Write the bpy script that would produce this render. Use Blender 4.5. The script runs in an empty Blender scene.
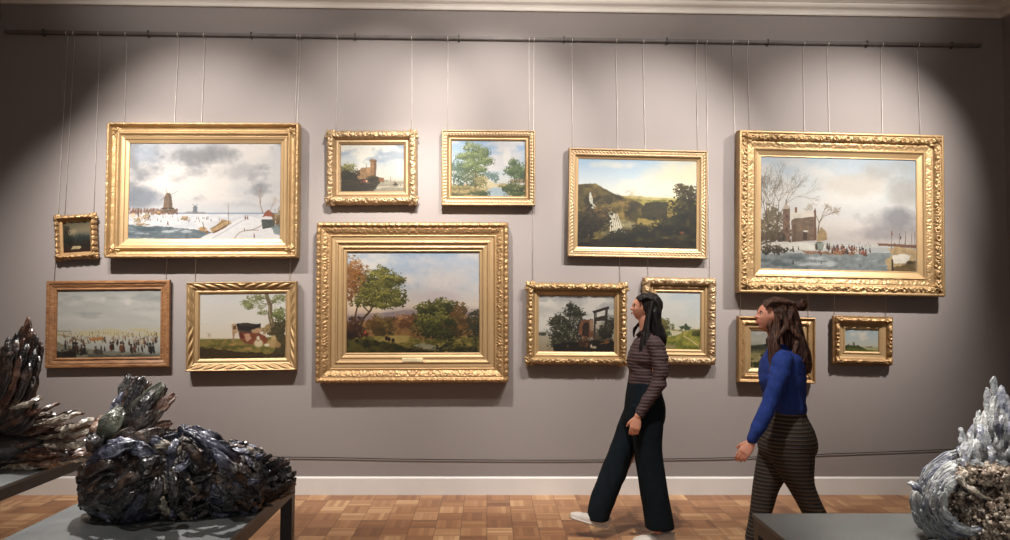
import bpy, math, random
import numpy as np
from mathutils import Vector, Matrix, Euler

COL = bpy.context.scene.collection
PI = math.pi
# ------------------------------------------------------------------ camera
F = 730.0; CAM_H = 1.6; D = 6.26
YAW = -0.0226; PITCH = 0.048; ROLL = 0.0057
RC = Matrix.Rotation(YAW, 3, 'Z') @ Matrix.Rotation(PI/2 + PITCH, 3, 'X') @ Matrix.Rotation(ROLL, 3, 'Z')
CP = Vector((0.0, -D, CAM_H))
cam_d = bpy.data.cameras.new('camera'); cam = bpy.data.objects.new('camera', cam_d); COL.objects.link(cam)
cam_d.sensor_width = 36.0; cam_d.lens = 36.0 * F / 1010.0; cam_d.clip_start = 0.05; cam_d.clip_end = 60
cam.location = CP; cam.rotation_euler = RC.to_euler()
bpy.context.scene.camera = cam

def ray(px, py):
    return RC @ Vector(((px - 505.0) / F, -(py - 270.0) / F, -1.0))
def on_y(px, py, y):
    d = ray(px, py); t = (y - CP.y) / d.y
    return CP + d * t
def on_z(px, py, z):
    d = ray(px, py); t = (z - CP.z) / d.z
    return CP + d * t

# ------------------------------------------------------------------ noise
def _h(ix, iy, iz, seed):
    n = (ix.astype(np.int64) * 374761393 + iy.astype(np.int64) * 668265263 + iz.astype(np.int64) * 2147483647 + seed * 974634777) & 0xffffffff
    n = ((n ^ (n >> 13)) * 1274126177) & 0xffffffff
    n = n ^ (n >> 16)
    return (n & 0xffff) / 65535.0
def vn3(x, y, z, seed=0):
    x, y, z = np.broadcast_arrays(np.asarray(x, float), np.asarray(y, float), np.asarray(z, float))
    ix, iy, iz = np.floor(x), np.floor(y), np.floor(z)
    fx, fy, fz = x - ix, y - iy, z - iz
    fx = fx*fx*(3-2*fx); fy = fy*fy*(3-2*fy); fz = fz*fz*(3-2*fz)
    r = 0
    for a in (0, 1):
        for b in (0, 1):
            for c in (0, 1):
                w = (fx if a else 1-fx) * (fy if b else 1-fy) * (fz if c else 1-fz)
                r = r + w * _h(ix+a, iy+b, iz+c, seed)
    return r
def vn2(x, y, seed=0):
    x, y = np.broadcast_arrays(np.asarray(x, float), np.asarray(y, float))
    ix, iy = np.floor(x), np.floor(y)
    fx, fy = x - ix, y - iy
    fx = fx*fx*(3-2*fx); fy = fy*fy*(3-2*fy)
    z = np.zeros_like(ix)
    return ((1-fx)*(1-fy)*_h(ix, iy, z, seed) + fx*(1-fy)*_h(ix+1, iy, z, seed)
            + (1-fx)*fy*_h(ix, iy+1, z, seed) + fx*fy*_h(ix+1, iy+1, z, seed))
def fbm2(x, y, seed=0, o=4):
    r = 0; a = .5; t = 0
    for i in range(o):
        r = r + a * vn2(x * 2**i, y * 2**i, seed + i*17); t += a; a *= .55
    return r / t

# ------------------------------------------------------------------ object helpers
def empty(name, loc=(0, 0, 0), rot=(0, 0, 0)):
    o = bpy.data.objects.new(name, None); COL.objects.link(o)
    o.location = loc; o.rotation_euler = rot; o.empty_display_size = .05
    return o
def tag(o, label=None, cat=None, group=None, kind=None):
    if label: o['label'] = label
    if cat: o['category'] = cat
    if group: o['group'] = group
    if kind: o['kind'] = kind
    return o
def mesh(name, V, Fc, mat, parent=None, smooth=True, loc=None):
    me = bpy.data.meshes.new(name)
    V = np.asarray(V, dtype=np.float32).reshape(-1, 3)
    if isinstance(Fc, np.ndarray):
        n, k = Fc.shape
        me.vertices.add(len(V)); me.vertices.foreach_set('co', V.ravel())
        me.loops.add(n*k); me.loops.foreach_set('vertex_index', Fc.astype(np.int32).ravel())
        me.polygons.add(n); me.polygons.foreach_set('loop_start', np.arange(0, n*k, k, dtype=np.int32))
        me.update(calc_edges=True); me.validate()
    else:
        me.from_pydata([tuple(map(float, v)) for v in V], [], [tuple(f) for f in Fc]); me.update()
    if smooth:
        me.polygons.foreach_set('use_smooth', np.ones(len(me.polygons), dtype=bool))
    if mat: me.materials.append(mat)
    o = bpy.data.objects.new(name, me); COL.objects.link(o)
    if parent: o.parent = parent
    if loc is not None: o.location = loc
    return o
class MB:
    """collects pieces into one mesh"""
    def __init__(s): s.v = []; s.f = []; s.n = 0
    def add(s, V, Fc):
        V = np.asarray(V, float).reshape(-1, 3)
        s.v.append(V); s.f += [tuple(int(i) + s.n for i in f) for f in Fc]; s.n += len(V)
    def box(s, a, b):
        x0, y0, z0 = a; x1, y1, z1 = b
        s.add([(x0,y0,z0),(x1,y0,z0),(x1,y1,z0),(x0,y1,z0),(x0,y0,z1),(x1,y0,z1),(x1,y1,z1),(x0,y1,z1)],
              [(0,3,2,1),(4,5,6,7),(0,1,5,4),(1,2,6,5),(2,3,7,6),(3,0,4,7)])
    def tube(s, pts, rad, n=10, cap=True, squash=None):
        V, Fc = tube(pts, rad, n, cap, squash); s.add(V, Fc)
    def build(s, name, mat, parent=None, smooth=False, off=(0, 0, 0)):
        V = np.concatenate(s.v) - np.array(off, float)
        return mesh(name, V, s.f, mat, parent, smooth)
def bevel(o, w=.003, seg=2):
    m = o.modifiers.new('bevel', 'BEVEL'); m.width = w; m.segments = seg; m.limit_method = 'ANGLE'; m.angle_limit = .6
    return o
def tube(pts, rad, n=10, cap=True, squash=None, up=(0, -1, 0)):
    """rad: per point radius or (ra, rb); rb along the reference direction 'up'"""
    P = [Vector(p) for p in pts]; V = []; Fc = []
    for i, p in enumerate(P):
        t = (P[min(i+1, len(P)-1)] - P[max(i-1, 0)]).normalized()
        r = rad[i] if hasattr(rad, '__len__') else rad
        ra, rb = (r if hasattr(r, '__len__') else (r, r))
        u = Vector(up); u = u - t * u.dot(t)
        if u.length < 1e-4: u = Vector((1, 0, 0)) - t * t.x
        u.normalize(); w = t.cross(u)
        for k in range(n):
            a = 2*PI*k/n
            V.append(p + w * (ra*math.cos(a)) + u * (rb*math.sin(a)))
    for i in range(len(P)-1):
        for k in range(n):
            Fc.append((i*n+k, i*n+(k+1) % n, (i+1)*n+(k+1) % n, (i+1)*n+k))
    if cap:
        Fc.append(tuple(range(n))[::-1]); Fc.append(tuple((len(P)-1)*n+k for k in range(n)))
    return [tuple(v) for v in V], Fc
def spline(pts, n):
    """Catmull-Rom through tuples of any length"""
    P = np.array(pts, float); m = len(P); out = []
    for i in range(n):
        t = i/(n-1)*(m-1); k = min(int(t), m-2); f = t-k
        p0 = P[max(k-1, 0)]; p1 = P[k]; p2 = P[k+1]; p3 = P[min(k+2, m-1)]
        out.append(.5*((2*p1)+(-p0+p2)*f+(2*p0-5*p1+4*p2-p3)*f*f+(-p0+3*p1-3*p2+p3)*f**3))
    return np.array(out)
def gridfaces(nu, nv, wrap=False):
    i = np.arange(nu-1)[:, None]; j = np.arange(nv if wrap else nv-1)[None, :]
    a = i*nv+j; b = i*nv+(j+1) % nv; c = (i+1)*nv+(j+1) % nv; d = (i+1)*nv+j
    return np.stack([a, b, c, d], -1).reshape(-1, 4)

# ------------------------------------------------------------------ materials
def srgb(c):
    return tuple((x/12.92 if x <= .04045 else ((x+.055)/1.055)**2.4) for x in [v/255.0 for v in c])
class NT:
    def __init__(s, name):
        s.m = bpy.data.materials.new(name); s.m.use_nodes = True; s.t = s.m.node_tree; s.t.nodes.clear()
        s.out = s.n('ShaderNodeOutputMaterial'); s.b = s.n('ShaderNodeBsdfPrincipled')
        s.l(s.b.outputs[0], s.out.inputs[0])
    def n(s, t, **k):
        o = s.t.nodes.new(t)
        for a, v in k.items(): setattr(o, a, v)
        return o
    def l(s, a, b): s.t.links.new(a, b)
    def set(s, **k):
        for a, v in k.items():
            i = s.b.inputs[a.replace('_', ' ')]
            i.default_value = (*v, 1) if hasattr(v, '__len__') and len(v) == 3 else v
        return s
    def math(s, op, a, b=None, c=None):
        o = s.n('ShaderNodeMath', operation=op)
        for i, v in enumerate((a, b, c)):
            if v is None: continue
            if isinstance(v, (int, float)): o.inputs[i].default_value = v
            else: s.l(v, o.inputs[i])
        return o.outputs[0]
    def coords(s, kind='Object'): return s.n('ShaderNodeTexCoord').outputs[kind]
    def noise(s, scale, detail=4, rough=.55, vec=None, dist=0):
        o = s.n('ShaderNodeTexNoise'); o.inputs['Scale'].default_value = scale; o.inputs['Detail'].default_value = detail
        o.inputs['Roughness'].default_value = rough; o.inputs['Distortion'].default_value = dist
        s.l(vec if vec is not None else s.coords(), o.inputs['Vector']); return o.outputs['Fac']
    def ramp(s, fac, stops):
        o = s.n('ShaderNodeValToRGB'); e = o.color_ramp.elements
        while len(e) > 1: e.remove(e[-1])
        e[0].position = stops[0][0]; e[0].color = (*srgb(stops[0][1]), 1)
        for p, c in stops[1:]:
            x = e.new(p); x.color = (*srgb(c), 1)
        s.l(fac, o.inputs[0]); return o.outputs[0]
    def mix(s, fac, a, b):
        o = s.n('ShaderNodeMix', data_type='RGBA')
        for sock, v in ((o.inputs[0], fac), (o.inputs[6], a), (o.inputs[7], b)):
            if isinstance(v, (int, float)): sock.default_value = v
            elif isinstance(v, tuple): sock.default_value = (*srgb(v), 1)
            else: s.l(v, sock)
        return o.outputs[2]
    def bump(s, h, st=.3, d=.01):
        o = s.n('ShaderNodeBump'); o.inputs['Strength'].default_value = st; o.inputs['Distance'].default_value = d
        s.l(h, o.inputs['Height']); s.l(o.outputs[0], s.b.inputs['Normal'])
    def color(s, c): s.l(c, s.b.inputs['Base Color'])
def plain(name, c, rough=.5, metal=0.0, var=.12, scale=8.0, bump=0.0, spec=.5):
    t = NT(name); t.set(Roughness=rough, Metallic=metal); t.b.inputs['Specular IOR Level'].default_value = spec
    d = tuple(max(0, x*(1-var)) for x in c); l = tuple(min(255, x*(1+var)) for x in c)
    nz = t.noise(scale)
    t.color(t.ramp(nz, [(.3, d), (.7, l)]))
    if bump: t.bump(t.noise(scale*6), bump, .004)
    return t.m
def gold(name, base, dark, rough=.47, metal=.55):
    t = NT(name); t.set(Metallic=metal)
    a = t.noise(9, 5); b = t.noise(70, 3)
    c = t.mix(t.math('MULTIPLY', a, .6), base, dark)
    t.color(c)
    r = t.math('MULTIPLY_ADD', b, .25, rough-.12); t.l(r, t.b.inputs['Roughness'])
    t.bump(b, .25, .002)
    return t.m
M = {}
M['gold_bright'] = gold('gilding', (172, 142, 100), (116, 88, 56))
M['gold_deep'] = gold('deep_gilding', (168, 134, 92), (112, 84, 52))
M['gold_pale'] = gold('pale_gilding', (168, 142, 108), (122, 96, 66))
M['gold_flat'] = gold('satin_gilding', (172, 144, 104), (146, 114, 78), .45, .5)
M['plate'] = plain('engraved_plate', (232, 214, 170), .3, .3)
def wood_frame():
    t = NT('walnut_wood'); t.set(Roughness=.38)
    w = t.n('ShaderNodeTexNoise'); mp = t.n('ShaderNodeMapping'); mp.inputs['Scale'].default_value = (6, 40, 40)
    t.l(t.coords(), mp.inputs[0]); t.l(mp.outputs[0], w.inputs['Vector']); w.inputs['Scale'].default_value = 2; w.inputs['Detail'].default_value = 5
    t.color(t.ramp(w.outputs[0], [(.3, (96, 62, 38)), (.55, (128, 90, 58)), (.75, (150, 112, 76))]))
    return t.m
M['wood'] = wood_frame()
M['white_paint'] = plain('white_paint', (200, 194, 188), .5, 0, .02, 3)
M['ceiling_paint'] = plain('cornice_paint', (205, 196, 186), .6, 0, .02, 3)
def wall_mat():
    t = NT('taupe_fabric_wall'); t.set(Roughness=.85); t.b.inputs['Specular IOR Level'].default_value = .2
    mp = t.n('ShaderNodeMapping'); mp.inputs['Scale'].default_value = (60, 60, 900); t.l(t.coords(), mp.inputs[0])
    n1 = t.noise(1, 2, .5, mp.outputs[0])
    mp2 = t.n('ShaderNodeMapping'); mp2.inputs['Scale'].default_value = (900, 900, 60); t.l(t.coords(), mp2.inputs[0])
    n2 = t.noise(1, 2, .5, mp2.outputs[0]); s = t.math('ADD', n1, n2)
    s = t.math('MULTIPLY', s, .5)
    n3 = t.noise(.8, 3)
    t.color(t.mix(t.math('MULTIPLY', s, .5), t.mix(n3, (132, 124, 120), (137, 129, 125)), (121, 113, 109)))
    t.bump(s, .25, .001); return t.m
M['wall'] = wall_mat()
def parquet():
    t = NT('basket_weave_parquet'); S = .185
    sx = t.n('ShaderNodeSeparateXYZ'); t.l(t.coords(), sx.inputs[0])
    X = t.math('DIVIDE', sx.outputs[0], S); Y = t.math('DIVIDE', sx.outputs[1], S)
    ix = t.math('FLOOR', X); iy = t.math('FLOOR', Y)
    par = t.math('FLOORED_MODULO', t.math('ADD', ix, iy), 2.0)
    fx = t.math('SUBTRACT', X, ix); fy = t.math('SUBTRACT', Y, iy)
    # strip coordinate across the block, turned by parity
    a = t.math('ADD', t.math('MULTIPLY', fx, par), t.math('MULTIPLY', fy, t.math('SUBTRACT', 1.0, par)))
    st = t.math('MULTIPLY', a, 5.0); ist = t.math('FLOOR', st); fst = t.math('SUBTRACT', st, ist)
    cv = t.n('ShaderNodeCombineXYZ'); t.l(ix, cv.inputs[0]); t.l(iy, cv.inputs[1]); t.l(t.math('MULTIPLY', ist, .37), cv.inputs[2])
    w = t.n('ShaderNodeTexWhiteNoise'); w.noise_dimensions = '3D'; t.l(cv.outputs[0], w.inputs[0])
    cb = t.n('ShaderNodeCombineXYZ'); t.l(ix, cb.inputs[0]); t.l(iy, cb.inputs[1]); cb.inputs[2].default_value = 3.3
    wb = t.n('ShaderNodeTexWhiteNoise'); wb.noise_dimensions = '3D'; t.l(cb.outputs[0], wb.inputs[0])
    g = t.noise(26, 4)
    f = t.math('ADD', t.math('MULTIPLY', w.outputs[0], .30), t.math('MULTIPLY', wb.outputs[0], .50))
    f = t.math('ADD', f, t.math('MULTIPLY', g, .2))
    c = t.ramp(f, [(.1, (112, 72, 46)), (.35, (144, 98, 62)), (.6, (166, 120, 80)), (.85, (200, 160, 116))])
    def gap(v, w_):
        e = t.math('MINIMUM', v, t.math('SUBTRACT', 1.0, v)); return t.math('LESS_THAN', e, w_)
    gp = t.math('MAXIMUM', t.math('MULTIPLY', gap(fst, .035), .5), t.math('MAXIMUM', gap(fx, .014), gap(fy, .014)))
    t.color(t.mix(t.math('MULTIPLY', gp, .7), c, (70, 42, 26)))
    t.set(Roughness=.34); t.l(t.math('MULTIPLY_ADD', g, .2, .28), t.b.inputs['Roughness'])
    return t.m
M['parquet'] = parquet()
M['rail'] = plain('rail_paint', (92, 84, 80), .5)
M['bracket'] = plain('bracket_metal', (84, 76, 72), .4, .4)
M['wire'] = plain('pale_cord_wire', (200, 192, 184), .5, 0)
M['cord'] = plain('dark_cord', (14, 12, 12), .9, spec=.1)
def table_mat():
    t = NT('grey_lacquer_table'); n = t.noise(3.2, 6, .6)
    t.color(t.ramp(n, [(.3, (70, 74, 76)), (.7, (98, 100, 98))])); t.l(t.math('MULTIPLY_ADD', n, .35, .28), t.b.inputs['Roughness'])
    t.bump(t.noise(40, 4), .12, .002); return t.m
M['table'] = table_mat()
M['table_leg'] = plain('dark_steel', (50, 50, 52), .4, .4)
# ------------------------------------------------------------------ room
XL = on_y(-10, 300, 0).x; XR = on_y(1003, 60, 0).x
YF = -8.5
ZC = on_y(500, -12, 0).z
def struct(name, mb_, mat, smooth=False):
    o = mb_.build(name, mat, None, smooth); o['kind'] = 'structure'; return o
def boxobj(name, a, b, mat):
    m = MB(); m.box(a, b); return struct(name, m, mat)
boxobj('floor', (XL-.1, YF, -.1), (XR+.1, .12, 0), M['parquet'])
boxobj('wall_back', (XL-.1, 0, 0), (XR+.1, .12, ZC+.1), M['wall'])
boxobj('wall_right', (XR, YF, 0), (XR+.1, 0, ZC+.1), M['wall'])
boxobj('wall_left', (XL-.1, YF, 0), (XL, 0, ZC+.1), M['wall'])
boxobj('ceiling', (XL-.1, YF, ZC), (XR+.1, .12, ZC+.1), M['ceiling_paint'])
bh = on_y(500, 477, -.02).z
def base_profile(n): 
    return [(0, 0), (.022, 0), (.022, bh-.012), (.016, bh-.004), (.008, bh), (0, bh)]
def sweep_back(name, prof, mat, zoff=0):
    m = MB(); V = []; n = len(prof)
    for x in (XL, XR):
        for (d, z) in prof:
            V.append((x + (d if x == XL else -d), -d, z+zoff))
    m.add(V, [(i, (i+1) % n, n+(i+1) % n, n+i) for i in range(n)] + [tuple(range(n)), tuple(range(2*n-1, n-1, -1))])
    return struct(name, m, mat)
def sweep_side(name, prof, mat, side, zoff=0):
    m = MB(); V = []; n = len(prof)
    for y in (0, YF):
        for (d, z) in prof:
            x = XR-d if side > 0 else XL+d
            V.append((x, (-d if y == 0 else YF), z+zoff))
    m.add(V, [(i, (i+1) % n, n+(i+1) % n, n+i) for i in range(n)] + [tuple(range(n)), tuple(range(2*n-1, n-1, -1))])
    return struct(name, m, mat)
bp = base_profile(0)
sweep_back('baseboard_back', bp, M['white_paint']); sweep_side('baseboard_right', bp, M['white_paint'], 1); sweep_side('baseboard_left', bp, M['white_paint'], -1)
zcr = on_y(505, 12, 0).z
# cornice: fascia, bead, cove
cr = [(0, zcr), (.03, zcr), (.035, zcr+.008), (.035, zcr+.03), (.045, zcr+.045), (.075, zcr+.06), (.085, zcr+.075), (.085, zcr+.09), (.098, zcr+.094),
      (.104, zcr+.10), (.15, zcr+.118), (.2, zcr+.15), (.23, zcr+.19), (.24, ZC), (0, ZC)]
cr = [(d, min(z, ZC)) for d, z in cr]
sweep_back('trim_1', cr, M['ceiling_paint']); sweep_side('trim_2', cr, M['ceiling_paint'], 1); sweep_side('trim_3', cr, M['ceiling_paint'], -1)
# picture rail
zr = on_y(505, 38.5, -.03).z
xa = on_y(5, 34, -.03).x; xb = on_y(981, 49, -.03).x
rail = empty('picture_rail', ((xa+xb)/2, 0, zr))
tag(rail, 'long dark horizontal picture rail running below the white cornice', 'picture rail')
m = MB(); hw = (xb-xa)/2
m.add([(x, y, z) for x in (-hw, hw) for (y, z) in ((-.012, .012), (-.03, .016), (-.042, .012), (-.042, -.008), (-.036, -.016), (-.012, -.016))],
      [(i, (i+1) % 6, 6+(i+1) % 6, 6+i) for i in range(6)] + [(5,4,3,2,1,0), (6,7,8,9,10,11)])
m.build('rail_bar', M['rail'], rail)
for i, px in enumerate((43, 148, 251, 355, 459, 564, 667, 768, 867, 952)):
    x = on_y(px, 40, -.03).x - (xa+xb)/2
    m = MB(); m.tube([(x, -.0, .02), (x, -.02, .024), (x, -.044, .02), (x, -.047, .0), (x, -.044, -.022), (x, -.02, -.028), (x, 0, -.022)], .005, 6)
    m.build('bracket', M['bracket'], rail, True)
# low barrier cord
pts = [on_y(px, py, -.012) for px, py in ((-8, 455.5), (280, 457.0), (420, 459.4), (560, 460.2), (662, 459), (735, 457.6), (820, 454.3), (910, 451.0), (1001, 447))]
pts = spline([tuple(p) for p in pts], 50)
c0 = empty('barrier_cord', (0, -.012, float(pts[25][2]))); tag(c0, 'thin dark cord stretched low along the wall above the white baseboard', 'cord')
m = MB(); m.tube(pts, .0032, 8); m.build('cord', M['cord'], c0, True, off=(0, -.012, float(pts[25][2])))
for end, q in ((0, pts[0]), (1, pts[-1])):
    m = MB(); m.tube([(q[0], -.0, q[2]), (q[0], -.02, q[2])], .008, 8); m.build('wall_hook', M['bracket'], c0, True, off=(0, -.012, float(pts[25][2])))

# ------------------------------------------------------------------ tables
def table(ptsz, H, label, legs):
    """ptsz = (x0, x1, yback, yfront)"""
    x0, x1, yb, yf = ptsz
    t = empty('display_table', ((x0+x1)/2, (yb+yf)/2, 0)); tag(t, label, 'table', 'grey display tables')
    w = (x1-x0)/2; d = (yb-yf)/2
    m = MB(); m.box((-w, -d, H-.018), (w, d, H)); bevel(m.build('table_top', M['table'], t), .003)
    m = MB(); a = .05
    m.box((-w+.004, -d+.004, H-.07), (w-.004, -d+a, H-.0181)); m.box((-w+.004, d-a, H-.07), (w-.004, d-.004, H-.0181))
    m.box((-w+.004, -d+a, H-.07), (-w+a, d-a, H-.0181)); m.box((w-a, -d+a, H-.07), (w-.004, d-a, H-.0181))
    m.build('table_frame', M['table_leg'], t)
    for sx in (-1, 1):
        for sy in (-1, 1):
            m = MB(); X = sx*(w-.004); Y = sy*(d-.004)
            m.box((min(X, X-sx*.055), min(Y, Y-sy*.055), 0), (max(X, X-sx*.055), max(Y, Y-sy*.055), H-.0701))
            bevel(m.build('leg', M['table_leg'], t), .002)
    return t
TH = .75
pbr = on_z(296.5, 479, TH); pbl = on_z(123, 481, TH)
TN = (pbl.x, pbr.x, pbr.y, pbr.y-1.25)
table(TN, TH, 'grey table in the left foreground carrying the dark feathered sculpture with raised wing', 4)
e1 = on_z(0, 488, TH); e2 = on_z(79.6, 455.7, TH)
xr = (e1.x+e2.x)/2; ybk = on_z(116, 441, TH).y
TL_ = (xr-.86, xr, ybk, on_z(-3, 489, TH).y)
table(TL_, TH, 'grey table at the far left edge under the rust brown winged sculpture', 4)
rb = on_z(752, 513.3, TH)
TR_ = (rb.x, rb.x+.95, rb.y, rb.y-1.25)
table(TR_, TH, 'grey table at bottom right carrying the pale grey feathered sculpture', 4)
# ------------------------------------------------------------------ painting engine (fills a colour grid that becomes the canvas surface)
class Paint:
    def __init__(s, w, h, seed):
        s.h = max(24, int(round(h*2.5))); s.w = max(24, int(round(w*2.5))); s.a = np.zeros((s.h, s.w, 3)); s.asp = s.w/s.h
        s.U, s.V = np.meshgrid((np.arange(s.w)+.5)/s.w, (np.arange(s.h)+.5)/s.h); s.X = s.U*s.asp; s.seed = seed
        s.r = random.Random(seed)
    def grad(s, stops, jitter=0.0):
        v = s.V + (fbm2(s.X*3, s.V*6, s.seed+5)-.5)*jitter
        k = [p for p, c in stops]
        for i in range(3): s.a[..., i] = np.interp(v, k, [c[i] for p, c in stops])
    def mixin(s, m, c): s.a = s.a*(1-m[..., None]) + np.array(c, float)*m[..., None]
    def clouds(s, c, thr, soft, sx, sy, v0, v1, seed, amt=1.0, u0=-.5, u1=1.5, fe=.12):
        n = fbm2(s.X*sx, s.V*sy, s.seed*7+seed, 6)
        m = np.clip((n-thr)/soft, 0, 1)*amt
        fe = min(fe, (v1-v0)/5)
        e = np.clip((s.V-v0)/fe, 0, 1)*np.clip((v1-s.V)/fe, 0, 1)*np.clip((s.U-u0)/fe, 0, 1)*np.clip((u1-s.U)/fe, 0, 1)
        s.mixin(m*e, c)
    def puff(s, u, v, ru, rv, c, amt=1.0, n=9, seed=0):
        d = ((s.U-u)/ru)**2 + ((s.V-v)/rv)**2
        m = np.clip(1.3 - d - (fbm2(s.X*n, s.V*n, s.seed+seed+31, 5)-.35)*2.2, 0, 1)*amt
        s.mixin(np.clip(m, 0, 1), c)
    def poly(s, pts, c, amt=1.0, rough=0.0, var=0.0):
        pts = np.array(pts, float); U = s.U; V = s.V
        if rough:
            U = U + (fbm2(s.X*22, V*22, s.seed+3, 3)-.5)*rough/s.asp; V = V + (fbm2(s.X*22, s.V*22, s.seed+4, 3)-.5)*rough
        ins = np.zeros(U.shape, bool); j = len(pts)-1
        for i in range(len(pts)):
            (xi, yi), (xj, yj) = pts[i], pts[j]
            if yi != yj:
                ins ^= ((yi > V) != (yj > V)) & (U < (xj-xi)*(V-yi)/(yj-yi)+xi)
            j = i
        c = np.array(c, float)
        if var:
            n = (fbm2(s.X*28, s.V*40, s.seed+9, 4)-.5)*2*var
            cc = np.clip(c[None, None]*(1+n[..., None]), 0, 255)
            s.a = np.where(ins[..., None], s.a*(1-amt)+cc*amt, s.a)
        else: s.mixin(ins*amt, c)
    def dab(s, u, v, ru, rv, c, al=1.0, ang=0.0, hard=2.5):
        """radii in heights"""
        x = u*s.asp; R = max(ru, rv)*1.1
        i0 = max(0, int((v-R)*s.h)); i1 = min(s.h, int((v+R)*s.h)+2); j0 = max(0, int((x-R)*s.h)); j1 = min(s.w, int((x+R)*s.h)+2)
        if i0 >= i1 or j0 >= j1: return
        X = s.X[i0:i1, j0:j1]-x; Y = s.V[i0:i1, j0:j1]-v; ca, sa = math.cos(ang), math.sin(ang)
        d = np.sqrt(((X*ca+Y*sa)/ru)**2 + ((-X*sa+Y*ca)/rv)**2)
        m = (np.clip((1-d)*hard, 0, 1)*al)[..., None]
        s.a[i0:i1, j0:j1] = s.a[i0:i1, j0:j1]*(1-m) + np.array(c, float)*m
    def line(s, p, q, w, c, w2=None, al=1.0):
        L = math.hypot((q[0]-p[0])*s.asp, q[1]-p[1]); n = max(2, int(L*s.h*1.3)); w2 = w if w2 is None else w2
        for i in range(n+1):
            t = i/n; r = max(w+(w2-w)*t, .45/s.h); a_ = al*min(1, max(w+(w2-w)*t, .15/s.h)*s.h/.45)
            s.dab(p[0]+(q[0]-p[0])*t, p[1]+(q[1]-p[1])*t, r*1.15, r*1.15, c, a_, 0, 2)
    def path(s, pts, w, c, w2=None, al=1.0):
        P = spline(pts, 4*len(pts)); w2 = w if w2 is None else w2
        for i in range(len(P)-1):
            t = i/(len(P)-1); s.line(P[i], P[i+1], w+(w2-w)*t, c, al=al)
    def leaves(s, u, v, ru, rv, dark, light, n, sz=.012, seed=None, lean=.6, ragged=.35):
        n = int(n*1.7); sz = sz*.78; r = random.Random(s.seed*91+(seed or int(u*1000+v*777))); L = []
        if n > 60:
            dd = ((s.U-u)/ru)**2+((s.V-v)/rv)**2; q0 = fbm2(s.X*26, s.V*26, s.seed+int(u*99), 4)
            s.mixin(np.clip((.95-dd-(q0-.44)*6.5)*3, 0, 1)*.8, dark)
        lob = [(r.uniform(-.75, .75), r.uniform(-.75, .75), r.uniform(.25, .5)) for _ in range(9)]
        for i in range(n):
            a = r.uniform(0, 2*PI); q = math.sqrt(r.random())*(1+r.uniform(-ragged, ragged)*.9)*(1+.16*math.sin(a*5+u*40)+.1*math.sin(a*9+v*60))
            x, y = q*math.cos(a), q*math.sin(a)
            l = -.55*y-.35*x*lean
            for lx, ly, lr in lob:
                d = ((x-lx)**2+(y-ly)**2)/lr**2
                if d < 1: l += .5*(-(y-ly)/lr)*.8
            L.append((l+r.uniform(-.3, .3), x, y))
        L.sort(key=lambda t: t[0]*.7+r.random()*.5)
        dk, lt = np.array(dark, float), np.array(light, float)
        for l, x, y in L:
            t = min(1, max(0, .28+l*.7)); s.dab(u+x*ru/1.0, v+y*rv, sz*r.uniform(.7, 1.4), sz*r.uniform(.4, .8), dk+(lt-dk)*t, .85, r.uniform(-.7, .7), 2)
    def bare(s, u, v, h, ang, w, c, depth=5, seed=0):
        r = random.Random(s.seed+seed)
        def go(u, v, L, a, w, d):
            u2 = u+math.sin(a)*L/s.asp; v2 = v-math.cos(a)*L; s.line((u, v), (u2, v2), w, c, w*.6, .85)
            if d:
                for k in range(3 if d > 2 else 2): go(u2, v2, L*r.uniform(.62, .82), a+r.uniform(-.65, .65), w*.58, d-1)
        go(u, v, h*.3, ang, w, depth)
    def person(s, u, v, h, c, hc=(70, 55, 50)):
        s.dab(u, v-h*.38, h*.17, h*.34, c); s.dab(u+.1*h/s.asp, v-h*.12, h*.1, h*.16, tuple(x*.7 for x in c)); s.dab(u, v-h*.8, h*.11, h*.13, hc)
    def ground(s, v0, c1, c2, sx=6, sy=40, seed=3, prof=None):
        n = fbm2(s.X*sx, s.V*sy, s.seed+seed, 5); top = v0 if prof is None else prof
        m = np.clip((s.V-top)*s.h*.7, 0, 1); cc = np.array(c1, float)+(np.array(c2, float)-np.array(c1, float))*np.clip((n-.3)*2.5, 0, 1)[..., None]
        s.a = s.a*(1-m[..., None])+cc*m[..., None]
    def hills(s, pts, c1, c2, rough=.01, fr=14, seed=7, sx=20, sy=26):
        x = [p[0] for p in pts]; y = [p[1] for p in pts]
        pr = np.interp(s.U, x, y)+(fbm2(s.U*fr, s.V*0, s.seed+seed, 5)-.5)*rough*2
        s.ground(0, c1, c2, sx, sy, seed, pr)
    def grain(s, k=5):
        s.a = np.clip(s.a+(fbm2(s.X*60, s.V*60, s.seed+1, 2)-.5)[..., None]*k*2, 0, 255)

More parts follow.
